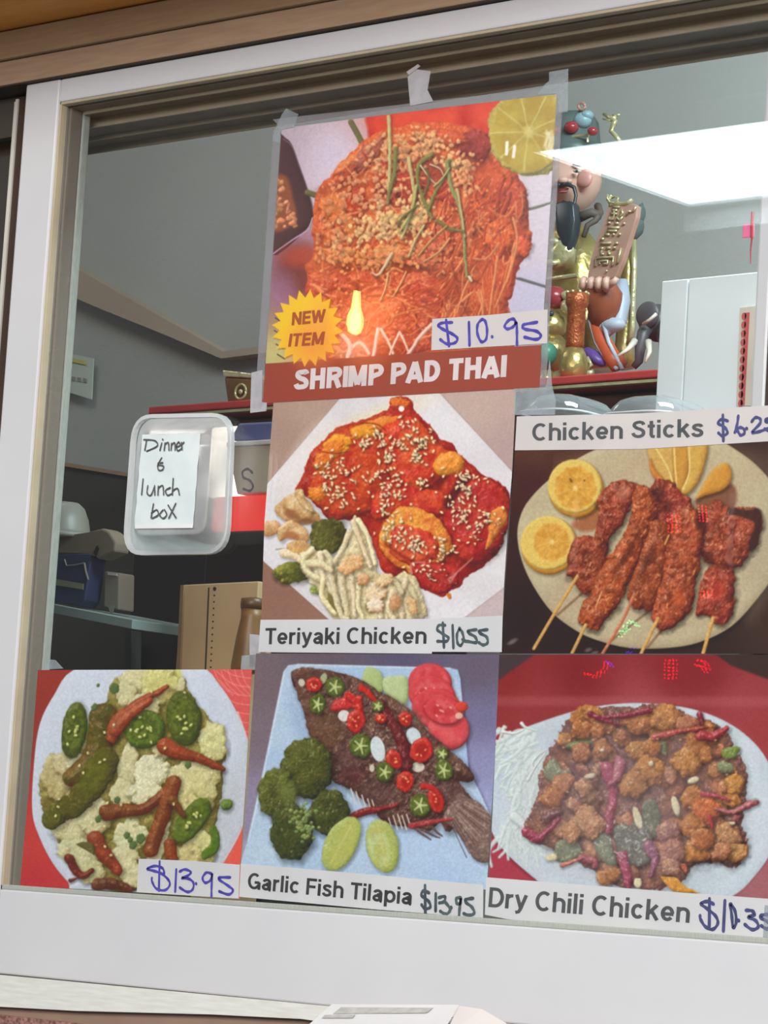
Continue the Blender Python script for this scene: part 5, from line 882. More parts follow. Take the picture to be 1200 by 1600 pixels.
# pad thai, in a clear sleeve
y = .0022
t = poster([(437.5, 199.5), (560, 184), (700, 166), (868, 146.5), (856, 350), (843.5, 538), (840.5, 604.5), (640, 616), (408.6, 629), (412.5, 567), (424, 400)], y, 'laminated shrimp pad thai poster with a NEW ITEM star and price', paint_pad_thai, 'print_pad_thai')
lettering('SHRIMP PAD THAI', (457.5, 609.5), (786.5, 588.5), (459.5, 577), y - .0003, 'ink_white', t, .235)
lettering('NEW', (453.5, 508), (505, 503), (455, 487.5), y - .0003, 'ink_rust', t, .2); lettering('ITEM', (448, 541.5), (503, 538), (451, 521), y - .0003, 'ink_rust', t, .2)
pt = sheet('price_tag', [(674, 498), (760, 492), (854, 483), (853.5, 536), (720, 544), (672.5, 547)], y - .0009, 'paper_w', t); pt['label'] = 'handwritten price tag reading $10.95'
pen([[(365, 487), (300, 490), (272, 505), (300, 530), (360, 560), (400, 592), (385, 622), (330, 630), (285, 600)], [(325, 470), (345, 645)], [(478, 485), (482, 640)], [(565, 465), (537, 500), (535, 560), (560, 615), (592, 600), (600, 540), (588, 480), (565, 465)], [(632, 580)], [(795, 500), (780, 465), (745, 472), (718, 510), (737, 530), (775, 515), (796, 490), (800, 560), (800, 635)], [(935, 485), (850, 500), (838, 518), (860, 533), (930, 545), (960, 575), (930, 600), (850, 585)]], (620, 390), 4.286, .0030, y - .0011, 'ink_blue', pt)
sheet('sleeve', [(437, 199), (868, 146), (843.5, 539), (840.5, 605), (408, 630), (412, 567)], y - .0006, 'sleeve', t)
for q in ([(425, 200), (437, 198.6), (408, 630), (396, 632)], [(424, 186), (872, 134), (868, 146), (437, 198.6)], [(868, 146), (878, 148), (862, 400), (851, 605), (841, 605), (856, 350)]): sheet('sleeve_margin', q, y - .0004, 'sleeve_edge', t)
for q, m in (([(440, 178), (446, 169), (465, 178), (459, 198), (437, 202), (436, 224), (424, 219), (432, 194)], 'tape'), ([(392, 582), (409, 578), (408, 628), (416, 629), (415, 642), (390, 645)], 'tape_w'), ([(857, 112), (887, 107), (886, 174), (873, 176), (869, 146), (838, 148), (850, 132), (857, 126)], 'tape'),
             ([(802, 607), (852, 605), (858, 560), (862, 606), (868, 625), (866, 648), (803, 648)], 'tape'), ([(672, 111), (667, 140), (676, 158), (640, 165), (636, 120), (650, 108)], 'tape_w'), ([(634, 112), (652, 100), (656, 103), (638, 117)], 'tape_w')): sheet('tape', q, y - .0014, m, t)

# ------------------------------------------------------------------ lunch box stuck on the outside
yb = -.0056; yf = -.052
def rrect(cs, y, n=6, r=.2):          # rounded quadrilateral from four photo corners on plane y
    v = [P(a, b, y) for a, b in cs]; out = []
    for i in range(4):
        a, b, c = v[i - 1], v[i], v[(i + 1) % 4]; p = b + (a - b) * r; q = b + (c - b) * r * ((a - b).length / max((c - b).length, 1e-6)) if (a - b).length < (c - b).length else b + (c - b) * r
        p = b + (a - b).normalized() * r * .12; q = b + (c - b).normalized() * r * .12
        for k in range(n + 1): s = k / n; out.append((p * (1 - s) ** 2 + b * 2 * s * (1 - s) + q * s * s))
    return out
rim = [(212, 652), (360, 650), (350, 862), (200, 863)]
lb = thing('lunch_box', 'upright white plastic lunch box with a handwritten paper inside, stuck on the glass', 'lunch box', P(280, 862, -.01))
bm = BM(); rings = []
def outl(y, cs, r): return [bm.verts.new((v.x, y, v.z)) for v in rrect(cs, y, 6, r)]
C0 = [(219, 656), (357, 654), (346, 858), (204, 860)]
levels = [(yb, [(217, 654), (366, 651), (356, 861), (201, 864)], .22), (yb - .004, [(217, 654), (366, 651), (356, 861), (201, 864)], .22), (yb - .006, [(222, 660), (362, 657), (351, 856), (206, 859)], .2), (-.045, [(222, 678), (335, 676), (322, 836), (209, 838)], .13), (-.050, [(225, 682), (331, 680), (319, 832), (212, 834)], .11)]
for y_, cs, r_ in levels: rings.append(outl(y_, cs, r_))
for i in range(len(rings) - 1):
    n = len(rings[i])
    for k in range(n): bm.faces.new((rings[i][k], rings[i][(k + 1) % n], rings[i + 1][(k + 1) % n], rings[i + 1][k]))
bm.faces.new(rings[-1])
sh = part('shell', bm, 'plastic', lb, smooth=True)
bm = BM(); cs = [(216, 655), (364, 652.5), (354, 860), (203, 862)]
o1 = [bm.verts.new((v.x, yb - .006, v.z)) for v in rrect([(213, 649), (369, 646), (360, 866), (197, 869)], yb, 6, .24)]; o2 = [bm.verts.new((v.x, yb - .006, v.z)) for v in rrect(cs, yb, 6, .2)]
o3 = [bm.verts.new((v.co.x, yb - .0005, v.co.z)) for v in o1]; o4 = [bm.verts.new((v.co.x, yb - .0005, v.co.z)) for v in o2]; n = len(o1)
for k in range(n):
    j = (k + 1) % n
    for a in ((o1[k], o1[j], o2[j], o2[k]), (o1[k], o3[k], o3[j], o1[j]), (o2[k], o2[j], o4[j], o4[k]), (o3[k], o4[k], o4[j], o3[j])): bm.faces.new(a)
part('rim', bm, 'plastic', lb, smooth=False)
bm = BM(); gx, gz = 7, 11; pa, pb, pc, pd = [P(a, b, -.0515) for a, b in ((222, 679), (313, 677), (302, 822), (210, 823))]; grid = []
for j in range(gz + 1):
    row = []
    for i in range(gx + 1):
        s, t_ = i / gx, j / gz; p = (pa * (1 - s) + pb * s) * (1 - t_) + (pd * (1 - s) + pc * s) * t_
        row.append(bm.verts.new((p.x, -.0512 - .0009 * (math.sin(j * 2.1 + i * .8) * .5 + .5) * (t_ > .25), p.z)))
    grid.append(row)
for j in range(gz):
    for i in range(gx): bm.faces.new((grid[j][i], grid[j][i + 1], grid[j + 1][i + 1], grid[j + 1][i]))
nt_ = part('paper_note', bm, mat('wrinkled_note', (206, 214, 214), .6, (196, 204, 206), 30), lb, smooth=True); nt_['label'] = 'white note handwritten Dinner & lunch box'
S = 2.667
pen([[(612, 232), (604, 276)], [(600, 232), (645, 236), (656, 258), (612, 280)], [(675, 246), (667, 277)], [(678, 230)], [(685, 277), (689, 246)], [(688, 252), (702, 244), (705, 276)], [(714, 276), (716, 247)], [(716, 254), (729, 245), (731, 275)], [(736, 262), (752, 256), (746, 242), (736, 258), (742, 278), (756, 270)], [(760, 274), (758, 244)], [(758, 252), (768, 243)],
     [(676, 308), (660, 335), (662, 358), (678, 358), (682, 342), (660, 338)], [(660, 330), (680, 328)],
     [(598, 396), (592, 462)], [(618, 424), (615, 455), (630, 464), (645, 430)], [(646, 424), (647, 463)], [(660, 463), (662, 426)], [(662, 434), (680, 424), (684, 462)], [(712, 432), (692, 444), (700, 464), (716, 458)], [(724, 394), (720, 463)], [(721, 445), (742, 436), (750, 462)],
     [(642, 500), (632, 558)], [(633, 538), (655, 525), (662, 545), (636, 560)], [(682, 525), (668, 545), (682, 560), (697, 545), (688, 524)], [(703, 505), (736, 558)], [(735, 498), (706, 560)]], (0, 600), S, .0016, -.0524, 'ink_pencil', nt_, plane=-.052)
bm = BM(); pts = [P(a, b, -.0522) for a, b in ((212, 820), (302, 819), (301.5, 825), (211, 826))]; prism(bm, pts, -.0006); part('note_fold', bm, 'paper', lb)

# slip of paper on the sill
sp = thing('paper_slip', 'white folded printed slip leaning on the sill below the window', 'paper slip', P(580, 1612, -.075))
A = [P(455, 1626, -.11), P(517, 1571, -.062), P(716, 1572, -.062), P(684, 1626, -.11)]
bm = BM(); f = [bm.verts.new(p) for p in A]; g = [bm.verts.new(p + Vector((0, .0012, .0012))) for p in A]; bm.faces.new(f); bm.faces.new(g[::-1])
for i in range(4): bm.faces.new((f[i], g[i], g[(i + 1) % 4], f[(i + 1) % 4]))
part('sheet', bm, 'paper', sp)
A = [P(690, 1626, -.108), P(717, 1573, -.0618), P(752, 1578, -.06), P(790, 1600, -.064), P(760, 1626, -.075)]
bm = BM(); f = [bm.verts.new(p) for p in A]; g = [bm.verts.new(p + Vector((0, .0008, .0008))) for p in A]; bm.faces.new(f); bm.faces.new(g[::-1])
for i in range(5): bm.faces.new((f[i], g[i], g[(i + 1) % 5], f[(i + 1) % 5]))
part('flap', bm, 'paper_w', sp)
mg = mat('grey_print_band', (186, 184, 182), .6, (168, 166, 164), 120)
bm = BM(); A = [P(521, 1585.5, -.0745), P(534, 1575, -.0652), P(678, 1576, -.0652), P(668, 1584, -.0735)]; f = [bm.verts.new(p + Vector((0, -.001, .0008))) for p in A]; bm.faces.new(f); part('printed_band', bm, mg, sp)
bm = BM(); A = [P(503, 1592, -.081), P(509, 1587, -.0765), P(556, 1587, -.0765), P(552, 1592, -.081)]; f = [bm.verts.new(p + Vector((0, -.001, .0008))) for p in A]; bm.faces.new(f); part('printed_band', bm, mg, sp)

# ------------------------------------------------------------------ kitchen: right side
YS = .98                              # front of the long red shelf
zs = P(900, 586, YS).z; zs0 = P(900, 599, YS).z; xl = P(232, 640, YS).x
shf = thing('wall_shelf', 'long red shelf on the kitchen wall with brown board below', 'shelf', ((xl + .7) / 2, 1.14, zs0))
bm = BM(); box(bm, xl, .75, YS, YB - .002, zs0, zs); part('shelf_board', bm, 'red', shf, bevel=.002)
bm = BM(); box(bm, xl, .75, YS + .002, YS + .012, zs0 - .005, zs0 - .001); part('edge_strip', bm, 'palegold', shf)
bm = BM(); box(bm, xl + .02, .75, YS + .06, YB - .002, zs0 - .075, zs0 - .006); part('back_board', bm, 'wood', shf, bevel=.002)
# white cabinet
cb = thing('white_cabinet', 'tall pale white cabinet with a red scalloped strip on its front', 'cabinet', P(1100, 660, .55))
yc = .55; zc0 = P(1100, 760, yc).z; zc1 = P(1100, 433, yc).z; xc0 = P(1029, 540, yc).x; xc1 = P(1230, 540, yc).x; xm = P(1070.5, 540, yc).x
bm = BM(); box(bm, xc0, xc1, yc + .004, yc + .35, zc0, zc1); part('body', bm, 'fridge', cb, bevel=.002)
bm = BM(); box(bm, xc0, xm - .0006, yc, yc + .004, zc0, zc1); part('side_panel', bm, 'fridge', cb, bevel=.0012)
bm = BM(); box(bm, xm + .0006, xc1, yc, yc + .004, zc0, zc1); part('door', bm, 'fridge', cb, bevel=.0012)
bm = BM(); pxprism(bm, [(1156, 481), (1181, 478), (1176, 634), (1150, 634)], yc - .0015, .001); st = part('printed_strip', bm, 'cream', cb); st['label'] = 'cream strip with a red scalloped line'
bm = BM(); pxprism(bm, [(1164, 489), (1171, 488), (1163, 633), (1157, 633)], yc - .0022, .0005)
for k in range(11): a = P(1162.4 - k * .55, 494 + k * 13.6, yc - .0022); ring = [bm.verts.new(a + Vector((math.cos(q * .785) * .0034, 0, math.sin(q * .785) * .0042))) for q in range(8)]; bm.faces.new(ring)
part('scalloped_line', bm, 'redink', st)
# pink tag on the wall
pk = thing('pink_tag', 'small pink tag hanging near the right edge of the window', 'tag', P(1168, 380, .7))
bm = BM(); pxbox(bm, 1160, 350, 1176, 371, .7, .004); part('card', bm, 'pink', pk, bevel=.001)
bm = BM(); tube(bm, [P(1176, 331, .7), P(1175, 350, .7), P(1175, 372, .7)], .0018, 6); tube(bm, [P(1175, 372, .7), P(1173, 390, .7), P(1173, 412, .7)], .0012, 6, r1=.0006); part('cord', bm, 'redbead', pk)
# takeaway lids
def lidbox(x0, x1, ytop, label, cx=None):
    yy = .42; t = thing('takeaway_container', label, 'container', P((x0 + x1) / 2, 700, yy), 'clear takeaway containers below the shelf')
    bm = BM(); X0, X1 = P(x0, 650, yy).x, P(x1, 650, yy).x; zt_ = P((x0 + x1) / 2, ytop, yy).z; dep = .11; rings = []
    for k, (ins, dz) in enumerate(((0, -.09), (0, -.022), (.004, -.012), (.011, -.004), (.02, 0))):
        pts = []
        hx, hy, r = (X1 - X0) / 2 - ins, dep / 2 - ins, .03 - ins * .6
        for sx, sy, a0 in ((1, 1, 0), (-1, 1, 90), (-1, -1, 180), (1, -1, 270)):
            for q in range(6): a = math.radians(a0 + q * 18); pts.append(((X0 + X1) / 2 + sx * (hx - r) + r * math.cos(a), yy + dep / 2 + sy * (hy - r) + r * math.sin(a), zt_ + dz))
        rings.append([bm.verts.new(p) for p in pts])
    for i in range(len(rings) - 1):
        n = len(rings[i])
        for q in range(n): bm.faces.new((rings[i][q], rings[i][(q + 1) % n], rings[i + 1][(q + 1) % n], rings[i + 1][q]))
    bm.faces.new(rings[-1]); bm.faces.new(rings[0][::-1]); part('dome', bm, 'lidplastic', t, smooth=True)
    bm = BM(); zz = zt_ - .022; out = rings_outline((X0 + X1) / 2, yy + dep / 2, (X1 - X0) / 2 + .003, dep / 2 + .003, .032); tube(bm, [Vector((a, b, zz)) for a, b in out] + [Vector((out[0][0], out[0][1], zz))], .0022, 6); part('lip', bm, 'white', t, smooth=True)
    for dz in (.044, .066):
        bm = BM(); tube(bm, [Vector((a, b, zt_ - dz)) for a, b in out] + [Vector((out[0][0], out[0][1], zt_ - dz))], .0016, 6); part('ridge', bm, 'white', t, smooth=True)
def rings_outline(cx, cy, hx, hy, r):
    o = []
    for sx, sy, a0 in ((1, 1, 0), (-1, 1, 90), (-1, -1, 180), (1, -1, 270)):
        for q in range(6): a = math.radians(a0 + q * 18); o.append((cx + sx * (hx - r) + r * math.cos(a), cy + sy * (hy - r) + r * math.sin(a)))
    return o
lidbox(800, 888, 611, 'clear plastic container left of the other, under the pad thai poster corner')
lidbox(931, 1040, 614, 'clear plastic container right of the other, beside the white cabinet')

# deity figurine on the shelf
YD = 1.165
def Q(a, b, d=0.0): return P(a, b, YD + d)
PX = (Q(1000, 400) - Q(900, 400)).x / 100; PZ = (Q(900, 400) - Q(900, 500)).z / 100
fg = thing('deity_figurine', 'bearded gold robed deity figurine holding a raised banner on the red shelf', 'figurine', Vector((Q(900, 580).x, YD, zs)))
def B(name, m, items, sub=2, **k):
    bm = BM()
    for a, b, d, rx, ry, rz, rot in items: blob(bm, Q(a, b, d), (rx * PX, ry, rz * PZ), rot, sub, k.get('rough', 0), a)
    return part(name, bm, m, fg, smooth=True)
body = BM()                           # one continuous robe, lofted from the shelf up to the neck
prof = [(578, 62, 60), (560, 60, 58), (530, 52, 52), (490, 50, 48), (450, 50, 46), (410, 46, 42), (380, 40, 36), (360, 26, 26), (345, 16, 18)]
rg = []
for b, rx, ry in prof:
    c = Q(890 + (b - 460) * .02, b, .015); rg.append([body.verts.new((c.x + rx * PX * math.cos(k * math.pi / 14) * (1 + .05 * math.cos(k * 4)), c.y + ry * PX * .75 * math.sin(k * math.pi / 14), c.z)) for k in range(28)])
for i in range(len(rg) - 1):
    for k in range(28): body.faces.new((rg[i][k], rg[i][(k + 1) % 28], rg[i + 1][(k + 1) % 28], rg[i + 1][k]))
body.faces.new(rg[0][::-1]); body.faces.new(rg[-1]); part('robe', body, 'gold', fg, smooth=True)
bm = BM(); hd = Q(896, 282, -.01)
blob(bm, hd, (36 * PX, .040, 50 * PZ), 0, 3)
for v in bm.verts:                    # jaw narrows, brow and nose ridge
    dz = (v.co.z - hd.z) / (50 * PZ); dx = (v.co.x - hd.x) / (36 * PX)
    if dz < -.2: v.co.x = hd.x + (v.co.x - hd.x) * (1 - .22 * (-dz - .2))
    if v.co.y < hd.y and abs(dx) < .2 and -.25 < dz < .15: v.co.y -= .008 * (1 - abs(dx) / .2) * (1 - abs(dz + .1) / .3)
blob(bm, Q(880, 282, -.052), (7 * PX, .007, 6 * PZ)); blob(bm, Q(872, 283, -.048), (4.5 * PX, .005, 4 * PZ)); blob(bm, Q(889, 283, -.048), (4.5 * PX, .005, 4 * PZ)); blob(bm, Q(930, 285, 0), (6 * PX, .01, 14 * PZ)); blob(bm, Q(862, 285, 0), (5 * PX, .01, 14 * PZ))
hd_o = part('head', bm, 'skin', fg, smooth=True)
def F(name, m, items, sub=2): 
    bm = BM()
    for a, b, d, rx, ry, rz, rot in items: blob(bm, Q(a, b, d), (rx * PX, ry, rz * PZ), rot, sub)
    return part(name, bm, m, hd_o, smooth=True)
F('cheek', 'cheek', [(913, 279, -.034, 13, .006, 15, 0)]); F('cheek', 'cheek', [(866, 286, -.034, 7, .005, 10, 0)])
for x, r in ((902, 6.5), (871, 5)):
    F('eye', 'ivory', [(x, 267.5, -.0475, r, .003, 2.6, .12)]); F('pupil', 'hair', [(x - 1, 267.5, -.0505, 2.2, .0015, 2.2, 0)]); F('eyebrow', 'hair', [(x, 258, -.044, r + 2, .003, 1.8, .25)])
F('lip', 'lip', [(880, 296, -.049, 9, .004, 2.6, 0), (880, 300, -.049, 7, .004, 2.4, 0)])
bm = BM()
for p in ([(878, 289, -.055), (888, 288, -.054), (897, 293, -.05), (900, 305, -.048), (897, 322, -.05), (893, 340, -.052)], [(876, 289, -.055), (868, 290, -.054), (862, 297, -.05), (860, 312, -.05)]): tube(bm, [Q(*q) for q in p], 3.2 * PX, 8, r1=1.6 * PX)
part('moustache', bm, 'hair', hd_o, smooth=True)
bm = BM(); pl = [Q(a, b, -.058) for a, b in ((866, 318), (872, 314), (880, 317), (888, 312), (896, 318), (897, 345), (895, 368), (886, 392), (876, 380), (868, 362))]; prism(bm, pl, .016); part('beard', bm, 'hair', hd_o, bevel=.004, smooth=True)
bm = BM(); tube(bm, [Q(934, 322, 0), Q(938, 332, -.02), Q(930, 345, -.03), Q(918, 352, -.035), Q(912, 370, -.04)], 5 * PX, 8, r1=3 * PX); tube(bm, [Q(905, 340, -.035), Q(925, 332, -.03), Q(940, 338, -.02)], 7 * PX, 8, r1=5 * PX); part('hair_lock', bm, mat('brown_grey_fur', (104, 92, 84), .6), fg, smooth=True)
# hat
bm = BM(); cc = Q(896, 246, 0); lathe(bm, cc, [(38 * PX, -.006), (42 * PX, .004), (40 * PX, .014), (34 * PX, .02), (30 * PX, .05), (22 * PX, .062), (6 * PX, .066)], 24); ht = part('hat', bm, 'tealhat', fg, smooth=True)
bm = BM(); tube(bm, [Q(885, 214, -.03), Q(900, 213, -.03), Q(919, 211, -.03), Q(918, 222, -.03)], 1.8 * PX, 8); part('hat_trim', bm, 'palegold', ht)
for a, b, r in ((893, 199, 9.5), (926, 205, 7), (868, 205, 8)): bm = BM(); blob(bm, Q(a, b, -.035), (r * PX, r * PX, r * PZ)); part('bead', bm, 'redbead', ht, smooth=True)
bm = BM(); blob(bm, Q(910, 188, -.02), (13 * PX, .012, 13 * PZ)); blob(bm, Q(918, 180, -.02), (8 * PX, .01, 8 * PZ)); part('cloud', bm, 'paleblue', ht, smooth=True)
bm = BM(); tube(bm, [Q(909 + 5.5 * math.cos(k * .7), 166 + 5.5 * math.sin(k * .7), -.02) for k in range(10)], 1.8 * PX, 6); part('ring', bm, 'copper', ht, smooth=True)
bm = BM(); tube(bm, [Q(969, 222, 0), Q(962, 212, 0), Q(955, 205, 0), Q(958, 196, 0), Q(962, 186, 0)], 3.2 * PX, 8); tube(bm, [Q(962, 186, 0), Q(954, 184, 0), Q(943, 178, 0)], 4.2 * PX, 8, r1=2 * PX); tube(bm, [Q(958, 181, 0), Q(968, 179, 0)], 2.4 * PX, 6, r1=1 * PX); tube(bm, [Q(955, 188, 0), Q(942, 186, 0)], 2 * PX, 6, r1=1 * PX); part('dragon_head', bm, 'palegold', ht, smooth=True)
# chest plate, belt
bm = BM(); blob(bm, Q(876, 398, -.045), (22 * PX, .016, 24 * PZ), 0, 3, .25, 3); blob(bm, Q(868, 378, -.05), (10 * PX, .01, 8 * PZ), 0, 2, .2, 1); blob(bm, Q(860, 412, -.055), (16 * PX, .012, 6 * PZ), 0, 2, .2, 2); part('chest_plate', bm, 'palegold', fg, smooth=True)
bm = BM(); tube(bm, [Q(856, 437, -.055), Q(880, 433, -.06), Q(902, 430, -.055)], 3 * PX, 8); part('belt', bm, 'palegold', fg)
# banner, raised
bm = BM(); pl = [Q(a, b, -.07) for a, b in ((951, 318), (962, 321), (990, 318), (996, 322), (994, 340), (983, 372), (972, 410), (962, 432), (945, 440), (925, 436), (917, 437), (922, 410), (932, 375), (943, 345))]; prism(bm, pl, .010); bn = part('banner', bm, 'copper', fg, bevel=.0015)
bm = BM(); strk = [[(478, 190), (470, 240), (500, 290), (560, 300), (600, 270), (610, 235), (560, 215), (530, 240)], [(540, 345), (625, 348)], [(530, 385), (595, 388)], [(510, 430), (590, 432)], [(500, 470), (500, 500), (545, 500), (560, 440), (555, 395)], [(590, 480), (625, 510), (665, 470)], [(650, 380), (665, 420), (620, 470)], [(475, 545), (510, 545)], [(565, 548), (610, 552)], [(670, 550), (690, 555)], [(480, 605), (620, 605)], [(470, 645), (590, 645)], [(440, 692), (500, 690)], [(540, 682), (560, 695)], [(615, 685), (635, 690)], [(385, 760), (430, 740)], [(385, 805), (515, 795)], [(570, 805), (605, 795)], [(385, 865), (420, 865)], [(460, 855), (510, 858)], [(540, 860), (575, 855)], [(400, 890), (400, 935), (425, 935)], [(490, 890), (485, 930), (510, 930)], [(325, 1085), (330, 980), (550, 975), (535, 1080)], [(380, 1060), (375, 1020), (480, 1020), (475, 1055), (420, 1055)], [(640, 860), (600, 1050)], [(830, 345), (795, 400)], [(715, 440), (735, 400), (765, 405)], [(460, 1145), (470, 1150)]]
for s in strk:
    v = [P(890 + a / 8, 280 + b / 8, YD - .072) for a, b in s]; tube(bm, v, 1.5 * PX, 6)
chm = part('raised_characters', bm, 'palegold', bn, smooth=True)
bm = BM(); tube(bm, [Q(956, 305, -.07), Q(950, 312, -.07), Q(955, 320, -.07), Q(966, 318, -.07), Q(978, 318, -.07), Q(988, 312, -.07)], 2.6 * PX, 8); tube(bm, [Q(994, 340, -.062), Q(984, 375, -.062), Q(973, 412, -.062), Q(962, 436, -.062)], 2.2 * PX, 8); part('scroll_rod', bm, 'palegold', bn, smooth=True)
# hand: palm and five fingers round the banner foot
bm = BM(); blob(bm, Q(930, 449, -.072), (24 * PX, .012, 9 * PZ), .05)
for k in range(4): x = 910 + k * 12; tube(bm, [Q(x + 2, 452, -.078), Q(x, 445, -.088), Q(x + 1, 438, -.088), Q(x + 3, 436, -.08)], (5.2 - .3 * abs(k - 1.5)) * PX, 8, r1=4 * PX)
tube(bm, [Q(950, 446, -.076), Q(960, 440, -.086), Q(964, 434, -.084)], 5 * PX, 8, r1=3.4 * PX); part('hand', bm, 'skin', fg, smooth=True)
# sleeve, lining, skirts
bm = BM(); tube(bm, [Q(930, 455, -.06), Q(945, 470, -.055), Q(944, 490, -.05), Q(938, 506, -.045)], 27 * PX, 14, r1=17 * PX); part('sleeve', bm, 'robe', fg, smooth=True)
bm = BM(); tube(bm, [Q(968, 440, -.03), Q(972, 470, -.03), Q(968, 500, -.04), Q(950, 516, -.05), Q(936, 500, -.055)], 11 * PX, 12, r1=9 * PX); blob(bm, Q(956, 508, -.05), (20 * PX, .014, 12 * PZ)); part('sleeve_lining', bm, 'silk', fg, smooth=True)
bm = BM(); tube(bm, [Q(930, 500, -.055), Q(940, 530, -.055), Q(955, 556, -.055), Q(968, 572, -.055)], 10 * PX, 12, r1=12 * PX, flat=.7); part('sash', bm, 'orangerobe', fg, smooth=True)
for dx, dd in ((-9, -.062), (11, -.06)): bm = BM(); tube(bm, [Q(930 + dx, 500, dd), Q(940 + dx, 535, dd), Q(954 + dx * .9, 560, dd), Q(968 + dx * .4, 577, dd)], 2.6 * PX, 8); part('sash_trim', bm, 'silk', fg, smooth=True)
bm = BM(); tube(bm, [Q(978, 385, .0), Q(982, 420, 0), Q(980, 450, 0), Q(978, 500, 0), Q(975, 540, 0), Q(978, 575, 0)], 9 * PX, 10, r1=12 * PX); part('cape', bm, 'gold', fg, smooth=True)
bm = BM(); tube(bm, [Q(990, 375, -.008), Q(991, 420, -.008), Q(989, 470, -.008), Q(988, 510, -.008), Q(984, 535, -.008)], 3.6 * PX, 8); part('cape_trim', bm, 'palegold', fg, smooth=True)
bm = BM(); blob(bm, Q(994, 352, .0), (9 * PX, .014, 22 * PZ), .1, 2, .2, 2); blob(bm, Q(1000, 335, .0), (6 * PX, .01, 16 * PZ), .2, 2, .2, 1); part('pennant', bm, 'tealhat', fg, smooth=True)
bm = BM(); blob(bm, Q(929, 558, -.06), (20 * PX, .014, 10 * PZ), .6); part('boot', bm, 'purple', fg, smooth=True)

# offerings left of the figurine
def T(name, label, cat, px, py, d, grp=None): return thing(name, label, cat, Vector((Q(px, py, d).x, YD + d, zs)), grp)
vz = T('gold_vase', 'gold vase with a tall carved red neck standing before the figurine', 'vase', 898, 575, -.145)
bm = BM(); cv_ = Q(896, 574, -.145); cv_.z = zs + .001
lathe(bm, cv_, [(.010, 0), (.018, .007), (.0205, .02), (.017, .034), (.012, .044)], 24); part('bowl', bm, 'gold', vz, smooth=True)
bm = BM(); lathe(bm, cv_, [(.012, .044), (.0125, .05), (.0125, .098), (.0155, .104), (.0155, .118), (.011, .12)], 20); nk = part('neck', bm, mat('carved_red_gold', (186, 104, 52), .35, (160, 70, 40), 160, metal=.4, bump=.8, bsc=260), vz, smooth=True)
bm = BM(); tp = cv_ + Vector((0, -.017, 0))
for k in range(9): a = k * math.pi * 2 / 9; blob(bm, cv_ + Vector((.0142 * math.cos(a), .0142 * math.sin(a), .119)), (.0028, .0028, .0028), sub=1)
part('crown_beads', bm, 'palegold', nk, smooth=True)
gc = T('gold_child_figurine', 'small gold figurine with a red cap beside the gold vase', 'figurine', 864, 560, -.09)
bm = BM(); blob(bm, Q(858, 510, -.09), (24 * PX, .024, 26 * PZ)); blob(bm, Q(858, 552, -.09), (26 * PX, .028, 34 * PZ), 0, 2, .1, 2); part('body', bm, 'gold', gc, smooth=True)
bm = BM(); blob(bm, Q(868, 465, -.09), (14 * PX, .018, 18 * PZ)); part('cap', bm, 'redbead', gc, smooth=True)
bm = BM(); blob(bm, Q(861, 490, -.115), (4 * PX, .004, 4.5 * PZ)); part('eye', bm, 'hair', gc, smooth=True)
bm = BM(); blob(bm, Q(886, 462, -.09), (8 * PX, .01, 8 * PZ), 0, 2, .2, 1); blob(bm, Q(890, 480, -.09), (12 * PX, .014, 14 * PZ), 0, 2, .25, 2); part('ornament', bm, 'palegold', gc, smooth=True)
gb = T('jade_ball', 'jade green ball ornament at the poster edge on the shelf', 'ball', 857, 570, -.13)
bm = BM(); blob(bm, Q(855, 553, -.13), (13 * PX, 13 * PX, 17 * PZ), 0, 3); part('ball', bm, 'greenball', gb, smooth=True)
bm = BM(); cj = Q(855, 572, -.13); cj.z = zs + .0005; lathe(bm, cj, [(.014, 0), (.016, .004), (.01, .012), (.008, .02)], 16); part('stand', bm, 'gold', gb, smooth=True)
eg = T('gold_ingot', 'pale gold rounded ingot on the shelf in front of the gold vase', 'ingot', 877, 582, -.15)
bm = BM(); ce = Q(876, 585, -.115); ce.z = zs + .0115; blob(bm, ce, (.019, .0135, .0115), 0, 3); blob(bm, ce + Vector((.03, 0, -.006)), (.008, .007, .0055)); part('ingot', bm, 'palegold', eg, smooth=True)
dr = T('gold_dragon_ornament', 'small curled pale gold dragon ornament at the foot of the figurine', 'ornament', 915, 582, -.12)
bm = BM(); tube(bm, [Q(904, 575, -.11), Q(908, 562, -.11), Q(918, 560, -.11), Q(924, 570, -.11), Q(916, 577, -.11)], .004, 8, r1=.0025); tube(bm, [Q(904, 575, -.11), Q(914, 584, -.11), Q(926, 582, -.11)], .004, 8); part('coil', bm, 'palegold', dr, smooth=True)

# elephant at the right
el = T('elephant_figurine', 'dark elephant figurine with ivory tusks beside the white cabinet', 'figurine', 1022, 575, -.08)
bm = BM(); E_ = lambda a, b, d=-.08: Q(a, b, d)
def ring_loft(bm, secs, n=18):
    rs = []
    for a, b, d, rx, rz, ry in secs:
        c = E_(a, b, d); rs.append([bm.verts.new((c.x + rx * PX * math.cos(k * 2 * math.pi / n), c.y + ry * math.sin(k * 2 * math.pi / n) * math.cos(0), c.z + rz * PZ * math.sin(k * 2 * math.pi / n) * .0)) for k in range(n)])
    return rs
blob(bm, E_(1075, 520), (40 * PX, .040, 34 * PZ), 0, 3); blob(bm, E_(1030, 505), (24 * PX, .03, 28 * PZ), 0, 3)
tube(bm, [E_(1016, 505, -.10), E_(1005, 522, -.115), E_(1000, 545, -.12), E_(998, 565, -.118), E_(990, 574, -.12)], 9 * PX, 10, r1=4 * PX)
for a, d in ((1046, -.11), (1046, -.05), (1096, -.11), (1096, -.05)): tube(bm, [E_(a, 530, d), E_(a - 1, 556, d), Vector((E_(a, 570, d).x, YD + d, zs + .0005))], 13 * PX, 12, r1=11 * PX)
part('body', bm, 'elephant', el, smooth=True)
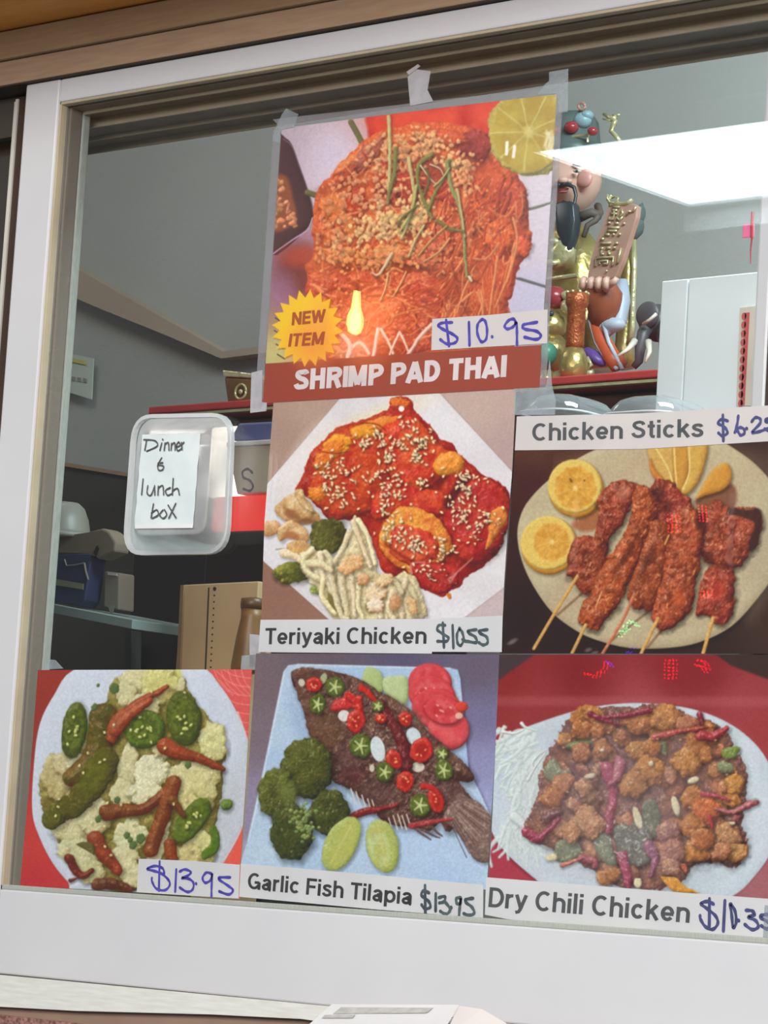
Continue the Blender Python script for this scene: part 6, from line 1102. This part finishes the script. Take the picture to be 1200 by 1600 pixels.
bm = BM(); blob(bm, E_(1012, 492, -.112), (17 * PX, .006, 20 * PZ), .3, 3); part('ear', bm, 'elephant', el, smooth=True)
bm = BM(); blob(bm, E_(1055, 492, -.06), (16 * PX, .006, 20 * PZ), -.3, 3); part('ear', bm, 'elephant', el, smooth=True)
for p in ([(992, 533, -.125), (982, 545, -.14), (966, 556, -.15)], [(1013, 534, -.13), (1015, 550, -.14), (1008, 566, -.145)]): bm = BM(); tube(bm, [E_(*q) for q in p], 4.6 * PX, 8, r1=1.4 * PX); part('tusk', bm, 'ivory', el, smooth=True)
bm = BM(); tube(bm, [E_(1005, 506, -.125), E_(1015, 500, -.128), E_(1026, 490, -.125)], 2.2 * PX, 6); part('harness', bm, 'ivory', el, smooth=True)

# ------------------------------------------------------------------ kitchen: left side
go = thing('gold_ornament', 'brown gold box ornament with a round emblem on the left end of the red shelf', 'ornament', Vector((P(375, 620, 1.06).x, 1.06, zs)))
bm = BM(); v = [P(a, b, 1.04) for a, b in ((349, 588), (398, 590), (398, 640), (356, 640))]
for q in v: q.z = max(q.z, zs + .0008)
prism(bm, v, .05); part('body', bm, mat('brown_gold', (150, 112, 64), .35, (120, 86, 46), 24, metal=.3), go, bevel=.004)
bm = BM(); pxprism(bm, [(347, 578), (398, 584), (398, 591), (349, 588)], 1.038, .056); part('lid', bm, 'palegold', go, bevel=.0015)
bm = BM(); c = P(376, 612, 1.036); tube(bm, [c + Vector((math.cos(k * .4488) * .011, 0, math.sin(k * .4488) * .011)) for k in range(15)], .002, 6); blob(bm, c, (.004, .003, .004)); part('emblem', bm, 'palegold', go, smooth=True)
# carton S
yk = .665
ck = thing('carton', 'tapered grey beige carton marked S with a slate blue lid', 'carton', P(385, 775, yk + .04))
def frustum(bm, top, bot, y, d):      # top/bot px quads -> tapered box
    a = [P(*q, y) for q in top]; b = [P(*q, y) for q in bot]
    v = [a[0], a[1], b[1], b[0]]; prism(bm, v, d)
bm = BM(); frustum(bm, [(355, 697), (432, 694)], [(370, 772.3), (432, 769)], yk, .07); part('body', bm, 'carton', ck, bevel=.002)
bm = BM(); pxbox(bm, 353.5, 688, 436, 696, yk - .003, .076); part('rim', bm, 'paper_w', ck, bevel=.0015)
bm = BM(); pxprism(bm, [(358, 688), (372, 661), (432, 658), (440, 687)], yk + .004, .06); part('lid', bm, 'bluelid', ck, bevel=.003)
pen([[(395, 739), (388, 733), (380, 737), (381, 746), (391, 751), (396, 760), (391, 767), (381, 764)]], (0, 0), 1, .0034, yk - .0008, 'hole', ck, name='letter', plane=yk)
# lit lamp and red warmer behind the lunch box
wm = thing('food_warmer', 'glowing red food warmer with a bright lamp behind the lunch box', 'food warmer', P(380, 850, .7))
bm = BM(); pxbox(bm, 330, 774, 436, 828, .66, .12); part('red_panel', bm, 'redglow', wm, bevel=.004)
bm = BM(); pxbox(bm, 326, 664, 440, 774, .785, .03); part('lamp_panel', bm, 'whiteglow', wm, bevel=.004)
bm = BM(); q = P(380, 829, .655); box(bm, P(322, 845, .655).x, P(445, 845, .655).x, .655, .82, .001, q.z); part('base', bm, 'black', wm, bevel=.003)
# dark units
ap1 = thing('dark_refrigerator', 'tall dark brown black unit behind the lunch box', 'refrigerator', P(310, 1100, .92))
bm = BM(); x0_, x1_ = P(206, 900, .9).x, P(450, 900, .9).x; za = P(300, 735, .9).z
box(bm, x0_, x1_, .905, YB - .004, .001, za); part('body', bm, 'black', ap1, bevel=.003)
bm = BM(); box(bm, x0_ + .004, x1_ - .004, .895, .905, .08, za - .004); dd = part('door', bm, 'black', ap1, bevel=.003)
bm = BM(); tube(bm, [Vector((x0_ + .03, .882, za - .25)), Vector((x0_ + .03, .882, za - .5))], .006, 8); part('handle', bm, 'darkgrey', dd)
bk = thing('steel_backsplash', 'dark stained steel panel standing on the left behind the shelf of bowls', 'panel', P(120, 1100, 1.12))
bm = BM(); v = [P(a, b, 1.14) for a, b in ((10, 708), (80, 724), (215, 746), (215, 1200), (10, 1200))]; prism(bm, v, .02); part('sheet', bm, 'darkgrey', bk)
bm = BM(); v = [P(a, b, 1.136) for a, b in ((10, 704), (80, 719), (215, 741), (215, 747), (80, 725), (10, 709))]; prism(bm, v, .03); part('edge_trim', bm, 'tan', bk)
# side shelf running back along the left, with its contents
ys0 = .62
zsh = P(60, 940, ys0).z
sf = thing('side_shelf', 'pale teal steel shelf at lower left of the window', 'shelf', (P(120, 960, .75).x, .75, zsh))
bm = BM(); v = [P(a, b, .64) for a, b in ((35, 937), (60, 940), (207, 968), (206, 983), (60, 953), (35, 950))]; prism(bm, v, .18); part('board', bm, 'teal', sf, bevel=.001)
bm = BM(); v = [P(a, b, .83) for a, b in ((40, 960), (60, 962), (60, 1150), (40, 1150))]; prism(bm, v, .02); part('leg', bm, 'darkgrey', sf); bm = BM(); v = [P(a, b, .83) for a, b in ((196, 984), (205, 985), (203, 1150), (194, 1150))]; prism(bm, v, .02); part('leg', bm, 'darkgrey', sf)
ym = .68
bx = thing('blue_box', 'dark blue printed box on the left side shelf', 'box', P(125, 945, ym))
bm = BM(); pxprism(bm, [(66, 866), (138, 864), (142, 868), (132, 938), (124, 948), (60, 935)], ym, .03); part('body', bm, 'blue', bx, bevel=.002)
bm = BM(); tube(bm, [P(101, 874, ym - .001), P(104, 884, ym - .001), P(116, 883, ym - .001), P(132, 880, ym - .001)], .001, 6); tube(bm, [P(132, 880, ym - .001), P(134, 892, ym - .001), P(138, 906, ym - .001)], .0014, 6); part('printed_mark', bm, 'bowl', bx)
bm = BM(); pxprism(bm, [(66, 901), (130, 912), (129, 921), (66, 911)], ym - .002, .0015); part('label_strip', bm, mat('olive_strip', (146, 146, 116), .6), bx)
cbx = thing('grey_carton', 'small grey cardboard box beside the blue box on the side shelf', 'box', P(185, 960, .70))
bm = BM(); pxprism(bm, [(163, 892), (186, 895), (185, 953), (162, 948)], .70, .03); part('body', bm, 'greybox', cbx, bevel=.002)
bm = BM(); pxprism(bm, [(168, 894), (183, 896), (183, 900), (168, 898)], .698, .001); part('tape', bm, 'paper', cbx)
bm = BM(); pxprism(bm, [(168, 945), (178, 946), (176, 960), (172, 958)], .698, .001); part('torn_flap', bm, 'bowl', cbx)
bo = thing('upturned_bowl', 'grey upturned bowl on top of the tray at far left', 'bowl', P(105, 838, .7))
c = P(98, 838, .695); bm = BM(); k = (P(128, 838, .7) - P(98, 838, .7)).x; hh = (P(98, 786, .7) - P(98, 838, .7)).z
lathe(bm, c, [(k, 0), (k * .98, hh * .15), (k * .9, hh * .5), (k * .72, hh * .85), (k * .5, hh), (k * .02, hh)], 28); part('bowl', bm, 'bowl', bo, smooth=True)
bm = BM(); lathe(bm, c, [(k * 1.02, -.003), (k * 1.05, 0), (k * 1.03, .004), (k * .96, .004)], 28); part('rim', bm, 'bowl', bo, smooth=True)
ty = thing('tilted_tray', 'dull grey beige tray tilted under the upturned bowl', 'tray', P(130, 865, .78))
bm = BM(); pxprism(bm, [(66, 841), (130, 833), (160, 825), (170, 830), (180, 846), (179, 862), (152, 874), (146, 865), (138, 864.5), (66, 866)], .681, .028); part('tray', bm, mat('taupe_tray', (140, 130, 114), .6, (130, 120, 106), 10), ty, bevel=.003)
bm = BM(); pxprism(bm, [(146, 863), (151, 852), (153, 856), (149, 868)], .678, .003); part('handle_slot', bm, 'black', ty)
# paper notice on the wall
ntc = thing('wall_notice', 'pale notice sheet with a yellow heading on the far left wall', 'notice', P(120, 620, 1.28))
bm = BM(); pxprism(bm, [(78, 546), (146, 560), (143, 624), (84, 606), (78, 604)], 1.285, .002); part('sheet', bm, 'notice', ntc)
bm = BM(); pxprism(bm, [(110, 559), (134, 564), (134, 570), (110, 565)], 1.283, .001); part('heading', bm, 'yellow', ntc)
bm = BM()
for k in range(5): x = 94 + k * 9; pxprism(bm, [(x, 585 + k * 1.4), (x + 5, 586 + k * 1.4), (x + 5, 592 + k * 1.4), (x, 591 + k * 1.4)], 1.283, .001)
part('printed_row', bm, 'bowl', ntc)
# beige perforated panel and amber container
pb_ = thing('perforated_cabinet', 'beige sheet metal cabinet front with a column of holes below the lunch box', 'cabinet', P(330, 1060, .45))
bm = BM(); v = [P(a, b, .45) for a, b in ((283, 914), (404, 908), (404, 1075), (276, 1075))]; v[2].z = v[3].z = .001; prism(bm, v, .03); part('sheet', bm, 'beige', pb_, bevel=.0015)
bm = BM(); zl_ = P(388, 1052, .40).z; box(bm, v[3].x, v[2].x, .36, .449, .001, zl_ - .0005); part('ledge', bm, 'beige', pb_)
bm = BM(); v = [P(a, b, .447) for a, b in ((282, 914), (287, 914), (280, 1075), (274, 1075))]; prism(bm, v, .035); part('edge_strip', bm, mat('brown_edge', (140, 114, 84), .5), pb_)
bm = BM(); v = [P(a, b, .4485) for a, b in ((325, 918), (326.5, 918), (320, 1075), (318.5, 1075))]; prism(bm, v, .001); part('fold_line', bm, 'hole', pb_)
hm = None
for k in range(14):
    px_, py_ = 335 - k * .52, 920 + k * 10.2; r_ = .0026 if k == 0 else .0011
    bm = BM(); c = P(px_, py_, .4492); ring = [bm.verts.new(c + Vector((math.cos(q * .785) * r_, 0, math.sin(q * .785) * r_))) for q in range(8)]; r2 = [bm.verts.new(v.co + Vector((0, .003, 0))) for v in ring]; bm.faces.new(ring)
    for q in range(8): bm.faces.new((ring[q], r2[q], r2[(q + 1) % 8], ring[(q + 1) % 8]))
    part('hole', bm, 'hole', pb_)
am = thing('amber_container', 'amber brown tapered container in front of the beige panel by the teriyaki poster', 'container', P(385, 1050, .40))
c = P(388, 1052, .40); bm = BM(); kx = (P(400, 1000, .4) - P(384, 1000, .4)).x; hz = (P(388, 952, .4) - c).z
lathe(bm, c, [(kx * 1.25, 0), (kx * 1.3, hz * .1), (kx * 1.05, hz * .55), (kx * .8, hz * .86), (kx * .82, hz)], 20); part('body', bm, 'amber', am, smooth=True)
bm = BM(); lathe(bm, c + Vector((0, 0, hz)), [(kx * .86, 0), (kx * .9, .006), (kx * .86, .012), (kx * .3, .014)], 20); part('cap', bm, mat('dark_amber_cap', (104, 74, 40), .4), am, smooth=True)
